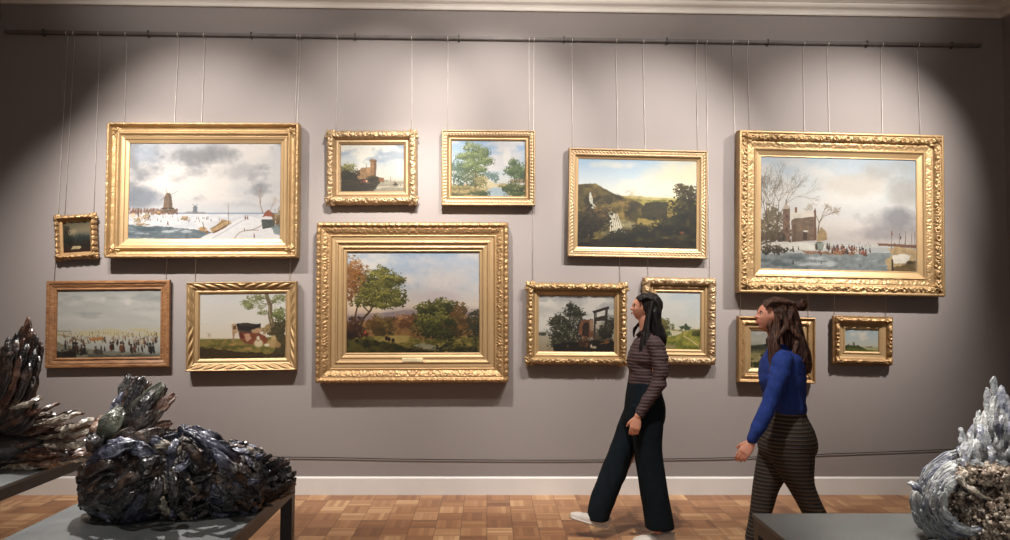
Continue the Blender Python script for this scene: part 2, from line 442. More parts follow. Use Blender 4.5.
def p_windmill(w, h):
    s = Paint(w, h, 11); r = s.r
    s.grad([(0, (196, 198, 203)), (.35, (215, 214, 214)), (.6, (203, 205, 210)), (.74, (214, 216, 220)), (1, (232, 233, 236))], .1)
    s.clouds((228, 224, 220), .42, .2, 1.6, 2.6, -.1, .7, 1, .9); s.clouds((150, 153, 160), .5, .14, 2.2, 3.4, -.1, .68, 5, .85)
    s.puff(.5, .12, .28, .12, (138, 138, 142), .8, 6, 3); s.puff(.72, .3, .2, .1, (172, 173, 177), .6, 5, 6); s.puff(.06, .58, .22, .13, (140, 147, 158), .8, 5, 8)
    s.puff(.3, .4, .24, .12, (232, 228, 224), .8, 6, 12); s.puff(.1, .12, .14, .14, (182, 196, 214), .5, 5, 17)
    s.ground(.735, (236, 236, 238), (214, 218, 224), 8, 30); s.poly([(.3, .725), (1, .725), (1, .742), (.3, .742)], (150, 163, 182), .8)
    for i in range(150):
        u = r.uniform(0, .32); s.dab(u, .74-r.uniform(0, .055)*(1-.6*u), .012, .018, (r.randint(120, 158), r.randint(100, 122), r.randint(88, 108)), .6)
    s.poly([(.0, .86), (.2, .87), (.42, .9), (.56, .93), (.5, .97), (.44, 1.01), (-.01, 1.01)], (118, 130, 138), .95, .03, .2)
    s.clouds((214, 222, 226), .55, .12, 5, 26, .86, 1.05, 9, .8, -.2, .5); s.clouds((84, 102, 112), .58, .12, 4, 22, .84, 1.05, 19, .6, -.2, .55)
    # the mill on its stage
    s.poly([(.235, .56), (.248, .52), (.272, .52), (.283, .56), (.29, .68), (.228, .68)], (142, 122, 104), 1, .005, .15); s.poly([(.262, .53), (.28, .55), (.288, .68), (.266, .68)], (112, 94, 82), .8)
    s.poly([(.218, .675), (.3, .675), (.3, .69), (.218, .69)], (96, 78, 66)); s.poly([(.222, .69), (.31, .69), (.315, .735), (.215, .735)], (134, 116, 98), 1, .01, .2)
    for q in ((.205, .6), (.325, .5), (.24, .47), (.285, .64)): s.line((.262, .552), q, .003, (120, 104, 92), .002, .9)
    s.poly([(.425, .69), (.43, .655), (.446, .655), (.452, .69), (.455, .735), (.42, .735)], (128, 134, 142)); s.line((.42, .64), (.456, .68), .003, (120, 126, 136)); s.line((.455, .64), (.42, .68), .003, (120, 126, 136))
    s.poly([(.36, .735), (.39, .715), (.5, .72), (.51, .745)], (150, 146, 146), .6, .01)
    for u, v, a, b in ((.07, .8, .05, .04), (.12, .77, .035, .05), (.2, .73, .02, .02), (.37, .785, .045, .028), (.09, .85, .07, .015)):
        s.leaves(u, v, a*.6, b*.8, (150, 122, 88), (214, 196, 154), 30, .012)
    s.dab(.03, .755, .03, .028, (224, 206, 176), .9); s.dab(.065, .75, .01, .03, (88, 72, 64), .8)
    # boat, mast and jetty
    s.poly([(.54, .9), (.62, .8), (.68, .82), (.66, .86), (.58, .94), (.55, .93)], (186, 160, 122), 1, .02, .25); s.line((.56, .94), (.68, .84), .008, (122, 90, 66)); s.line((.54, .9), (.64, .81), .005, (140, 110, 80))
    s.line((.66, .84), (.655, .62), .004, (134, 112, 96), .002); s.dab(.49, .9, .05, .03, (190, 152, 104), .9); s.line((.49, .83), (.5, .9), .004, (90, 74, 66)); s.dab(.52, .93, .02, .02, (150, 110, 72))
    s.poly([(.45, 1.01), (.6, .92), (.72, .8), (.8, .77), (.9, .8), (.95, .9), (1, .94), (1, 1.01)], (236, 236, 238), .9, .02, .03)
    s.path([(.55, 1.), (.64, .92), (.72, .84), (.78, .79)], .006, (204, 206, 212)); s.path([(.7, 1.), (.74, .93), (.83, .9), (.9, .84)], .006, (190, 180, 170))
    # hut
    s.poly([(.88, .78), (.9, .72), (.925, .695), (.955, .74), (.965, .79)], (168, 104, 80), 1, .01, .12); s.poly([(.875, .79), (.97, .79), (.965, .88), (.885, .9)], (92, 96, 94), 1, .01, .25)
    s.poly([(.868, .785), (.905, .765), (.965, .775), (.97, .8), (.87, .8)], (236, 236, 238), .9); s.bare(.885, .73, .3, -.3, .006, (160, 132, 112), 4, 3); s.bare(.93, .72, .2, .4, .004, (170, 140, 116), 4, 8)
    s.leaves(.985, .79, .03, .1, (120, 96, 62), (186, 158, 104), 90, .014); s.poly([(.94, .88), (1, .84), (1, .97), (.96, .95)], (128, 142, 142), .8, .03)
    for i in range(26): s.person(r.uniform(.1, .62), r.uniform(.77, .83), r.uniform(.02, .035), r.choice([(120, 86, 70), (90, 84, 88), (150, 110, 80), (84, 70, 66)]))
    for u, v, hh in ((.77, .8, .05), (.785, .8, .048), (.26, .86, .05), (.83, .99, .05), (.765, .92, .035)): s.person(u, v, hh, (134, 78, 58))
    s.line((.78, .91), (.86, .91), .004, (140, 110, 90)); s.grain(3); return s
def p_ice(w, h):
    s = Paint(w, h, 23); r = s.r
    s.grad([(0, (184, 186, 184)), (.3, (200, 201, 197)), (.58, (208, 207, 200)), (.66, (212, 206, 184)), (.75, (206, 206, 196)), (.9, (182, 186, 182)), (1, (150, 152, 146))], .06)
    s.clouds((218, 217, 211), .45, .2, 2, 7, 0, .55, 2, .8); s.clouds((166, 170, 170), .55, .15, 2, 8, -.1, .5, 6, .5); s.puff(.68, .17, .05, .07, (226, 224, 218), .9, 8, 2); s.puff(.43, .13, .04, .05, (222, 220, 214), .8, 8, 5)
    s.clouds((214, 202, 160), .45, .15, 8, 30, .56, .7, 8, .7); s.poly([(0, .595), (.14, .6), (.14, .61), (0, .612)], (128, 128, 110), .8)
    s.poly([(0, .78), (.25, .85), (.5, .9), (.8, .93), (1, .95), (1, 1.01), (0, 1.01)], (138, 134, 116), .75, .05, .25); s.poly([(0, .9), (.1, .9), (.2, .95), (.18, 1.01), (0, 1.01)], (58, 54, 44), .9, .04, .3)
    s.path([(0, .65), (.15, .7), (.3, .8)], .006, (150, 140, 110)); s.path([(.0, .76), (.1, .85), (.25, .9)], .01, (150, 140, 112))
    s.poly([(.3, .95), (.5, .97), (.8, .96), (.98, .99), (.98, 1.01), (.3, 1.01)], (100, 98, 86), .8, .04, .2)
    for i in range(170):
        v = r.uniform(.63, .8)**1; s.person(r.uniform(.05, .98), v, .02+(v-.6)*.2, r.choice([(150, 120, 90), (126, 110, 96), (168, 140, 110), (110, 96, 90), (176, 120, 86)]), (110, 90, 76))
    for i in range(12): s.dab(.32+i*.011, .735+r.uniform(-.02, .01), .015, .03, (188, 132, 76), .8)
    for u, v, hh, c in ((.165, .92, .17, (62, 48, 44)), (.195, .93, .18, (92, 60, 52)), (.24, .95, .16, (58, 54, 50)), (.27, .96, .17, (52, 48, 46)), (.52, .91, .15, (150, 92, 74)), (.54, .9, .15, (120, 84, 70)),
                        (.62, .94, .19, (132, 90, 62)), (.645, .93, .16, (110, 80, 66)), (.72, .95, .16, (86, 66, 58)), (.75, .94, .16, (104, 66, 58)), (.9, .96, .19, (44, 44, 46)), (.93, .95, .18, (62, 62, 60)),
                        (.38, .95, .13, (70, 66, 60)), (.43, .96, .13, (92, 84, 72)), (.83, .81, .1, (170, 140, 110)), (.59, .8, .08, (84, 72, 66)), (.46, .78, .09, (100, 80, 70))): s.person(u, v, hh, c, (60, 44, 38))
    for i in range(34): s.person(r.uniform(.08, .96), r.uniform(.8, .93), r.uniform(.07, .12), r.choice([(66, 52, 46), (96, 66, 54), (120, 84, 66), (60, 58, 56), (140, 104, 80)]), (70, 54, 46))
    s.leaves(.16, .92, .13, .05, (44, 38, 32), (96, 84, 66), 70, .016)
    s.dab(.82, .77, .045, .06, (186, 170, 138), .7); s.dab(.82, .77, .02, .04, (220, 212, 190), .7); s.dab(.4, .92, .09, .05, (84, 78, 66), .8); s.grain(3); return s
def p_cows(w, h):
    s = Paint(w, h, 31); r = s.r
    s.grad([(0, (222, 222, 220)), (.4, (230, 226, 218)), (.68, (234, 224, 206)), (.72, (170, 160, 110)), (1, (110, 96, 56))], .03)
    s.hills([(0, .7), (.15, .69), (.4, .7), (1, .66)], (122, 118, 62), (168, 146, 88), .01, 10); s.clouds((92, 92, 44), .5, .14, 5, 12, .74, 1.1, 4, .8); s.clouds((196, 158, 104), .5, .12, 4, 14, .74, .9, 8, .8, .1, .65)
    s.poly([(0, .82), (.2, .85), (.5, .9), (.8, .93), (1, .9), (1, 1.01), (0, 1.01)], (74, 58, 34), .85, .06, .35)
    s.dab(.11, .64, .02, .05, (206, 190, 166), .8); s.line((.08, .6), (.14, .66), .004, (200, 184, 160)); s.line((.14, .6), (.08, .66), .004, (200, 184, 160))
    # bank and tree on the right
    s.poly([(.7, .6), (.78, .5), (.86, .45), (1, .42), (1, .96), (.86, .92), (.9, .7), (.78, .62)], (82, 74, 46), .95, .06, .4); s.poly([(.72, .56), (.8, .46), (.86, .47), (.82, .6), (.74, .64)], (186, 160, 116), .8, .05, .2)
    s.path([(.85, .5), (.82, .35), (.82, .2), (.79, .08), (.77, -.02)], .034, (126, 112, 86), .026); s.path([(.835, .45), (.81, .3), (.805, .18)], .01, (178, 162, 132), .006)
    s.path([(.82, .2), (.86, .13), (.94, .06), (1, .05)], .012, (120, 104, 78), .006); s.path([(.81, .17), (.74, .16), (.7, .13)], .01, (124, 108, 84), .004); s.path([(.79, .1), (.7, .05), (.62, .04)], .007, (130, 116, 90), .003)
    for u, v, a, b, n in ((.6, .16, .1, .07, 90), (.68, .06, .1, .06, 70), (.73, .3, .05, .04, 40), (.93, .08, .09, .06, 80), (.56, .2, .05, .04, 40), (.72, .2, .05, .05, 30)): s.leaves(u, v, a, b, (120, 124, 78), (190, 192, 144), n, .014)
    s.leaves(.92, .33, .075, .1, (96, 104, 58), (164, 168, 108), 170, .016); s.line((.9, .52), (.915, .38), .006, (110, 92, 66)); s.line((.95, .52), (.94, .4), .006, (110, 92, 66))
    # standing dark cow, lying red cow, sheep
    s.poly([(.4, .5), (.44, .46), (.55, .45), (.66, .475), (.71, .46), (.715, .55), (.66, .57), (.6, .6), (.5, .6), (.42, .57)], (58, 48, 44), 1, .012, .2); s.poly([(.45, .555), (.55, .585), (.68, .56), (.7, .62), (.66, .67), (.5, .66), (.45, .62)], (98, 80, 66), 1, .02, .25); s.poly([(.6, .57), (.68, .53), (.7, .6), (.63, .64)], (200, 178, 150), .9, .02); s.poly([(.46, .46), (.6, .465), (.66, .49), (.6, .5), (.47, .49)], (104, 86, 74), .6, .02)
    s.poly([(.37, .48), (.41, .46), (.43, .5), (.45, .6), (.42, .66), (.385, .64), (.375, .56)], (206, 176, 138), 1, .012, .1); s.poly([(.39, .5), (.42, .49), (.42, .55), (.39, .55)], (96, 66, 52), .9)
    s.line((.395, .6), (.392, .73), .014, (176, 146, 118), .01); s.poly([(.41, .62), (.46, .6), (.47, .68), (.42, .69)], (232, 222, 208)); s.poly([(.6, .56), (.72, .52), (.72, .6), (.62, .62)], (196, 160, 124), .8, .02)
    s.poly([(.45, .62), (.5, .6), (.6, .61), (.7, .62), (.76, .66), (.8, .72), (.76, .78), (.62, .79), (.52, .76), (.47, .7)], (142, 84, 58), 1, .015, .2); s.poly([(.52, .63), (.58, .62), (.6, .7), (.55, .75), (.53, .7)], (222, 186, 156), .8, .02)
    s.poly([(.46, .615), (.5, .61), (.52, .68), (.48, .7)], (120, 62, 42), 1); s.dab(.685, .77, .085, .075, (226, 212, 178)); s.dab(.68, .69, .03, .04, (232, 220, 194)); s.dab(.85, .78, .11, .08, (196, 168, 122)); s.dab(.86, .69, .05, .05, (206, 180, 134)); s.dab(.78, .8, .05, .03, (236, 226, 200))
    s.dab(.91, .8, .06, .06, (176, 146, 100), .9); s.dab(.68, .73, .02, .015, (150, 128, 104)); s.grain(3); return s
def p_castle(w, h):
    s = Paint(w, h, 43); r = s.r
    s.grad([(0, (160, 174, 190)), (.3, (196, 204, 208)), (.7, (212, 208, 196)), (.8, (186, 180, 162)), (1, (120, 112, 92))], .1)
    s.clouds((226, 224, 216), .42, .15, 2.2, 4, -.1, .75, 3, .95); s.puff(.75, .2, .2, .16, (232, 230, 222), .9, 6, 2); s.puff(.35, .15, .2, .06, (224, 222, 214), .8, 6, 7); s.puff(.62, .2, .08, .1, (150, 168, 190), .6, 6, 11)
    s.clouds((156, 170, 186), .56, .1, 2.6, 5, -.1, .5, 13, .7); s.puff(.9, .6, .14, .1, (220, 216, 204), .7, 6, 9)
    s.poly([(0, .8), (.3, .78), (.65, .78), (1, .79), (1, 1.01), (0, 1.01)], (158, 152, 134), .9, .01, .1); s.clouds((206, 200, 184), .5, .1, 3, 22, .8, .98, 21, .8, .55, 1.2)
    s.poly([(0, .56), (.1, .54), (.2, .6), (.34, .7), (.5, .66), (.58, .67), (.64, .78), (.6, .88), (.5, .96), (.3, 1.01), (0, 1.01)], (66, 58, 42), .96, .05, .4)
    s.poly([(.28, .56), (.34, .49), (.4, .49), (.48, .48), (.48, .72), (.3, .74), (.24, .66)], (152, 124, 92), 1, .02, .2); s.poly([(.4, .48), (.47, .48), (.47, .62), (.41, .6)], (190, 152, 116), .8, .02)
    s.line((.405, .5), (.403, .4), .008, (110, 92, 72)); s.poly([(.455, .33), (.47, .305), (.55, .31), (.575, .335), (.57, .36), (.56, .68), (.47, .7), (.47, .36), (.455, .35)], (156, 124, 90), 1, .008, .16)
    s.poly([(.53, .33), (.572, .34), (.56, .68), (.525, .69)], (116, 90, 66), .8, .01); s.line((.5, .31), (.498, .27), .004, (120, 96, 74)); s.poly([(.458, .345), (.572, .345), (.568, .36), (.462, .36)], (110, 86, 64), .8)
    s.poly([(.6, .7), (.69, .71), (.69, .8), (.62, .8)], (140, 104, 74), 1, .02, .2)
    s.leaves(.5, .72, .09, .06, (50, 48, 32), (96, 86, 54), 90, .016); s.leaves(.13, .5, .11, .1, (92, 92, 50), (186, 178, 104), 150, .02); s.leaves(.1, .66, .13, .12, (46, 46, 34), (84, 78, 50), 150, .02); s.leaves(.26, .6, .06, .07, (56, 48, 34), (110, 94, 60), 60, .015)
    s.dab(.41, .78, .03, .03, (214, 176, 156)); s.dab(.37, .78, .02, .035, (166, 70, 54)); s.dab(.43, .82, .05, .02, (120, 92, 70)); s.dab(.33, .8, .02, .02, (140, 84, 60))
    s.poly([(.0, .86), (.5, .84), (.6, .9), (.5, 1.01), (0, 1.01)], (60, 54, 42), .7, .05, .3); s.dab(.87, .86, .07, .02, (66, 58, 48)); s.dab(.87, .83, .03, .025, (80, 66, 52)); s.line((.86, .84), (.85, .75), .004, (96, 84, 70)); s.dab(.95, .87, .02, .015, (80, 72, 58))
    s.line((.79, .77), (.792, .68), .004, (130, 120, 104)); s.poly([(.795, .7), (.81, .77), (.79, .77)], (190, 180, 160)); s.poly([(.68, .76), (.8, .765), (.8, .78), (.68, .78)], (120, 124, 118), .7); s.grain(4); return s
def p_brook(w, h):
    s = Paint(w, h, 57); r = s.r
    s.grad([(0, (156, 184, 214)), (.35, (186, 204, 222)), (.7, (214, 218, 218)), (1, (180, 176, 150))], .08)
    s.clouds((222, 220, 220), .45, .15, 2, 4.5, -.1, .75, 3, .85); s.puff(.75, .28, .07, .17, (232, 230, 228), .9, 6, 4); s.puff(.6, .33, .12, .1, (218, 218, 222), .8, 6, 8); s.puff(.7, .06, .3, .05, (210, 212, 218), .8, 6, 14)
    s.leaves(.5, .62, .07, .07, (110, 132, 128), (158, 176, 170), 90, .018); s.leaves(.6, .66, .05, .09, (104, 128, 122), (150, 168, 158), 90, .016)
    s.hills([(0, .78), (.3, .8), (.45, .75), (.62, .78), (.7, .77), (1, .8)], (170, 158, 118), (206, 192, 156), .015, 9, 3)
    s.poly([(.4, .66), (.46, .62), (.55, .74), (.64, .78), (.62, .84), (.44, .86), (.4, .8)], (214, 204, 172), .9, .04, .1)
    s.leaves(.1, .58, .13, .22, (64, 88, 72), (124, 146, 118), 380, .018); s.leaves(.28, .62, .14, .2, (78, 92, 60), (150, 154, 104), 300, .018)
    s.path([(.33, .85), (.33, .6), (.31, .35), (.3, .18)], .016, (100, 88, 62), .006)
    for u, v, a, b, n in ((.28, .14, .12, .1, 200), (.42, .2, .1, .1, 170), (.2, .28, .14, .08, 190), (.35, .32, .15, .12, 260), (.47, .38, .1, .07, 150), (.26, .45, .14, .1, 200), (.4, .52, .09, .06, 100), (.15, .3, .08, .04, 70)): s.leaves(u, v, a, b, (86, 104, 64), (172, 182, 120), n, .017)
    s.leaves(.4, .74, .08, .1, (112, 108, 66), (196, 184, 126), 150, .017)
    for u, v, a, b, n in ((.86, .5, .08, .14, 200), (.92, .62, .1, .12, 220), (.8, .56, .08, .07, 110), (.96, .55, .06, .12, 120), (.84, .38, .04, .06, 50)): s.leaves(u, v, a, b, (74, 96, 66), (150, 162, 112), n, .017)
    s.poly([(.8, .7), (1, .68), (1, .76), (.8, .76)], (150, 128, 96), .7, .02); [s.line((q, .7), (q, .77), .004, (96, 80, 60)) for q in (.83, .88, .93, .98)]
    s.poly([(.5, .88), (.6, .84), (.7, .86), (.76, .95), (.8, 1.01), (.5, 1.01), (.46, .94)], (172, 190, 200), .95, .03, .08); s.poly([(0, .86), (.3, .84), (.46, .9), (.5, .95), (.4, 1.01), (0, 1.01)], (166, 148, 104), .85, .05, .25)
    s.leaves(.4, .95, .13, .05, (62, 74, 46), (124, 132, 84), 170, .017); s.leaves(.86, .86, .16, .1, (58, 74, 48), (124, 134, 84), 300, .018); s.leaves(.12, .86, .14, .04, (110, 104, 60), (176, 160, 100), 110, .015); s.leaves(.9, .96, .12, .04, (66, 80, 52), (130, 140, 90), 120, .015)
    s.leaves(.1, .97, .15, .03, (74, 78, 50), (150, 140, 94), 90, .014); s.dab(.2, .8, .015, .03, (190, 140, 90)); s.grain(4); return s
def p_center(w, h):
    s = Paint(w, h, 61); r = s.r
    s.grad([(0, (178, 196, 216)), (.3, (204, 212, 222)), (.55, (232, 218, 204)), (.62, (190, 172, 168)), (.7, (140, 120, 84)), (1, (70, 66, 34))], .06)
    s.clouds((224, 220, 220), .42, .16, 2, 3.6, -.1, .62, 3, .9); s.puff(.1, .45, .25, .25, (250, 226, 190), .85, 4, 5); s.puff(.2, .1, .25, .12, (240, 234, 224), .8, 6, 8); s.puff(.85, .1, .16, .08, (196, 206, 220), .7, 5, 12)
    s.clouds((164, 182, 208), .58, .12, 2.2, 4, -.05, .4, 16, .7); s.puff(.6, .28, .2, .1, (236, 228, 222), .8, 7, 21); s.puff(.72, .45, .26, .08, (214, 202, 206), .7, 6, 25)
    s.hills([(0, .63), (.3, .6), (.45, .575), (.6, .6), (.9, .59), (1, .6)], (160, 146, 150), (184, 166, 158), .012, 12, 5)
    s.hills([(0, .7), (.2, .68), (.35, .64), (.5, .66), (1, .66)], (130, 98, 62), (172, 134, 86), .03, 20, 9)
    s.leaves(.45, .68, .1, .06, (110, 74, 48), (196, 142, 94), 140, .013); s.dab(.4, .66, .03, .03, (200, 150, 104), .8)
    s.leaves(.27, .75, .09, .1, (72, 62, 30), (150, 124, 62), 260, .014); s.leaves(.2, .72, .06, .07, (96, 74, 40), (168, 128, 72), 110, .013)
    s.hills([(0, .86), (.2, .83), (.45, .84), (.6, .87), (.8, .84), (1, .83)], (100, 96, 46), (164, 148, 82), .01, 14, 11)
    s.clouds((196, 174, 110), .52, .1, 4, 16, .82, .92, 31, .85, .2, .6); s.clouds((58, 60, 26), .5, .12, 7, 14, .86, 1.1, 33, .9)
    s.leaves(.97, .74, .06, .13, (52, 54, 38), (94, 90, 60), 180, .016); s.leaves(.83, .7, .08, .16, (84, 66, 34), (164, 122, 66), 300, .016)
    for u, v, a, b, n in ((.64, .62, .12, .1, 260), (.72, .54, .1, .07, 180), (.6, .74, .1, .1, 240), (.7, .72, .12, .13, 340), (.58, .57, .06, .05, 90)): s.leaves(u, v, a, b, (54, 58, 24), (168, 162, 84), n, .015)
    s.leaves(.73, .82, .1, .05, (46, 48, 22), (110, 108, 52), 120, .014)
    s.path([(.1, .76), (.13, .66), (.18, .58), (.21, .48)], .013, (96, 74, 48), .008); s.path([(.06, .7), (.07, .6), (.09, .5)], .01, (110, 76, 50), .006); s.path([(.17, .6), (.13, .55), (.12, .5)], .007, (90, 70, 46), .004)
    for u, v, a, b, n in ((.06, .2, .08, .12, 220), (.1, .32, .09, .1, 160), (.02, .36, .05, .14, 100)): s.leaves(u, v, a, b, (124, 80, 40), (200, 150, 88), n, .015)
    for u, v, a, b, n in ((.25, .26, .12, .09, 260), (.32, .3, .09, .07, 170), (.2, .38, .12, .1, 260), (.32, .42, .11, .07, 200), (.38, .5, .07, .04, 90), (.22, .5, .08, .06, 110), (.28, .54, .06, .03, 60), (.12, .48, .07, .06, 90), (.4, .28, .04, .03, 40)): s.leaves(u, v, a, b, (76, 76, 30), (182, 174, 94), n, .015)
    s.leaves(.04, .78, .08, .12, (50, 34, 22), (110, 70, 40), 260, .016); s.hills([(0, .88), (.15, .86), (.3, .9), (.5, .97), (.6, 1.05), (1, 1.05)], (46, 46, 20), (104, 96, 44), .02, 18, 15)
    s.poly([(.5, .93), (.58, .91), (.68, .94), (.8, .95), (.74, .98), (.6, .97)], (164, 160, 140), .85, .02, .15); s.leaves(.85, .97, .16, .04, (34, 34, 16), (110, 104, 50), 170, .013); s.leaves(.52, .99, .12, .03, (34, 30, 16), (90, 80, 46), 90, .012)
    for u, v in ((.13, .82), (.15, .825), (.32, .87), (.35, .88), (.3, .86)): s.dab(u, v, .02, .026, (96, 54, 36) if u < .2 else (56, 38, 26))
    s.dab(.14, .8, .012, .018, (214, 110, 76)); s.grain(4); return s
def p_fall(w, h):
    s = Paint(w, h, 73); r = s.r
    s.grad([(0, (168, 194, 218)), (.2, (200, 214, 224)), (.4, (228, 228, 218)), (.46, (220, 206, 166)), (.6, (120, 110, 66)), (1, (40, 38, 22))], .03)
    s.puff(.85, .15, .4, .3, (240, 226, 190), .8, 2, 3); s.puff(.3, .06, .25, .05, (222, 222, 214), .8, 6, 7); s.puff(.7, .3, .4, .12, (238, 234, 216), .7, 3, 9)
    s.hills([(0, .42), (.4, .41), (.6, .42), (1, .43)], (176, 166, 112), (206, 194, 140), .006, 14, 3); s.hills([(0, .5), (.4, .44), (.6, .45), (1, .45)], (124, 120, 62), (180, 166, 96), .01, 14, 5)
    s.hills([(0, .29), (.15, .28), (.22, .33), (.32, .4), (.45, .44), (.54, .5), (.6, .6), (1.1, .6)], (76, 68, 38), (140, 124, 68), .012, 16, 9, 10, 14)
    s.clouds((54, 48, 28), .5, .12, 7, 9, .32, 1.2, 21, .8, -.2, .55); s.clouds((158, 132, 76), .56, .1, 8, 8, .32, .8, 25, .7, .05, .5)
    s.poly([(.53, .56), (.58, .49), (.68, .47), (.76, .48), (.78, .58), (.72, .66), (.62, .7), (.55, .66)], (64, 60, 36), .95, .02, .2); s.poly([(.5, .66), (.6, .68), (.7, .7), (.68, .76), (.5, .74)], (170, 150, 88), .8, .04, .2)
    s.poly([(.76, .5), (.86, .46), (.92, .5), (.84, .66), (.74, .7)], (150, 132, 74), .7, .04, .3)
    s.poly([(.1, .38), (.118, .4), (.13, .5), (.17, .56), (.12, .56), (.1, .48)], (206, 206, 190), .95, .02, .08)
    s.puff(.36, .74, .12, .09, (190, 184, 156), .7, 8, 4); s.poly([(.26, .6), (.29, .59), (.32, .64), (.34, .74), (.38, .8), (.42, .86), (.26, .86), (.27, .76), (.28, .68)], (184, 180, 158), .8, .05, .25)
    for q in range(6): s.line((.275+q*.012, .62), (.28+q*.02, .82), .005, (232, 228, 212), .006, .6)
    s.puff(.3, .84, .13, .05, (206, 202, 184), .9, 8, 11); s.leaves(.16, .66, .12, .14, (48, 42, 26), (132, 108, 62), 300, .018, ragged=.2); s.leaves(.06, .75, .09, .2, (34, 30, 20), (80, 70, 40), 200, .02)
    s.hills([(0, .92), (.2, .9), (.3, .83), (.42, .84), (.5, .76), (.62, .8), (.75, .68), (.85, .6), (1, .5)], (30, 28, 18), (74, 68, 36), .02, 20, 13, 10, 14)
    s.leaves(.36, .87, .1, .07, (28, 28, 18), (70, 66, 36), 190, .016); s.leaves(.53, .8, .07, .06, (30, 30, 18), (70, 66, 34), 120, .016); s.leaves(.76, .74, .12, .1, (30, 30, 18), (78, 74, 38), 240, .017); s.leaves(.9, .54, .1, .14, (32, 32, 16), (96, 88, 44), 360, .017); s.leaves(.94, .4, .07, .1, (40, 38, 20), (110, 98, 50), 170, .016); s.leaves(.86, .34, .05, .05, (60, 54, 28), (130, 114, 60), 70, .013)
    s.path([(.95, .9), (.95, .6), (.93, .4), (.88, .3), (.82, .27)], .012, (48, 38, 22), .003); s.leaves(.88, .3, .07, .03, (70, 62, 34), (120, 108, 60), 40, .01)
    s.hills([(0, .95), (.5, .93), (1, .9)], (24, 22, 14), (56, 52, 28), .02, 20, 29, 10, 14); s.dab(.88, .82, .03, .02, (120, 72, 46)); s.dab(.74, .88, .05, .015, (96, 86, 48)); s.dab(.75, .62, .006, .08, (40, 40, 24)); s.grain(3); return s
def p_wheel(w, h):
    s = Paint(w, h, 83); r = s.r
    s.grad([(0, (184, 184, 182)), (.4, (204, 202, 196)), (.7, (194, 192, 184)), (.72, (180, 172, 154)), (1, (164, 150, 126))], .06)
    s.clouds((220, 217, 210), .44, .16, 2, 4, -.1, .7, 3, .9); s.clouds((160, 162, 164), .56, .12, 2.4, 5, -.1, .6, 9, .6); s.puff(.25, .18, .2, .1, (226, 222, 214), .8, 6, 5)
    s.leaves(.05, .69, .06, .03, (66, 70, 56), (96, 98, 78), 50, .014)
    for u, v, a, b, n in ((.46, .3, .12, .1, 170), (.42, .2, .05, .08, 60), (.52, .34, .1, .06, 90), (.27, .44, .1, .09, 150), (.2, .5, .08, .04, 60), (.5, .5, .14, .13, 240), (.3, .62, .15, .14, 300), (.22, .72, .08, .06, 80), (.45, .75, .2, .16, 380), (.3, .86, .15, .1, 200), (.96, .5, .06, .14, 110)): s.leaves(u, v, a, b, (38, 38, 26), (86, 84, 56), n, .018)
    s.path([(.42, .6), (.43, .4), (.41, .2)], .008, (50, 42, 30), .004)
    s.poly([(.54, .52), (.58, .44), (.66, .43), (.72, .42), (.73, .74), (.6, .76), (.53, .66)], (130, 88, 62), 1, .02, .22); s.poly([(.585, .55), (.6, .49), (.64, .47), (.67, .5), (.67, .74), (.58, .72)], (54, 40, 28), .95, .02, .2); s.poly([(.68, .45), (.73, .44), (.73, .62), (.69, .64)], (178, 160, 140), .7, .03)
    s.poly([(.74, .5), (.9, .46), (.98, .5), (.98, 1.01), (.74, 1.01)], (52, 44, 30), .6, .06, .4); s.poly([(.75, .46), (.84, .44), (.82, .56), (.76, .66)], (206, 200, 186), .8, .04, .1); s.poly([(.8, .5), (.88, .46), (.86, .56), (.8, .58)], (196, 190, 176), .7, .04)
    s.poly([(.71, .28), (.93, .19), (.94, .235), (.73, .325)], (60, 52, 40)); s.poly([(.74, .4), (.89, .35), (.9, .45), (.74, .46)], (66, 58, 46), 1, .01, .2)
    for a, b, c_, d in ((.745, .3, .735, .9), (.89, .24, .885, .72), (.765, .32, .76, .5), (.91, .22, .905, .5)): s.line((a, b), (c_, d), .011, (56, 46, 34), .012)
    for i in range(8): s.line((.7+i*.02, .62+i*.02), (.6+i*.03, .78+i*.01), .006, (92, 66, 46))
    s.leaves(.88, .66, .1, .12, (36, 34, 22), (78, 72, 46), 200, .018); s.poly([(.22, .86), (.4, .84), (.7, .8), (1, .8), (1, 1.01), (.2, 1.01)], (34, 28, 20), .9, .06, .4); s.poly([(.52, .78), (.66, .76), (.68, .9), (.54, .92)], (88, 58, 38), .7, .04, .4)
    s.dab(.9, .82, .05, .05, (140, 96, 58), .8); s.line((.82, .86), (.94, .82), .006, (160, 116, 72)); s.dab(.74, .92, .05, .03, (206, 192, 170), .9); s.dab(.7, .9, .02, .04, (214, 200, 180)); s.dab(.64, .88, .02, .05, (120, 84, 58)); s.dab(.39, .9, .02, .03, (150, 128, 92), .7); s.grain(3); return s
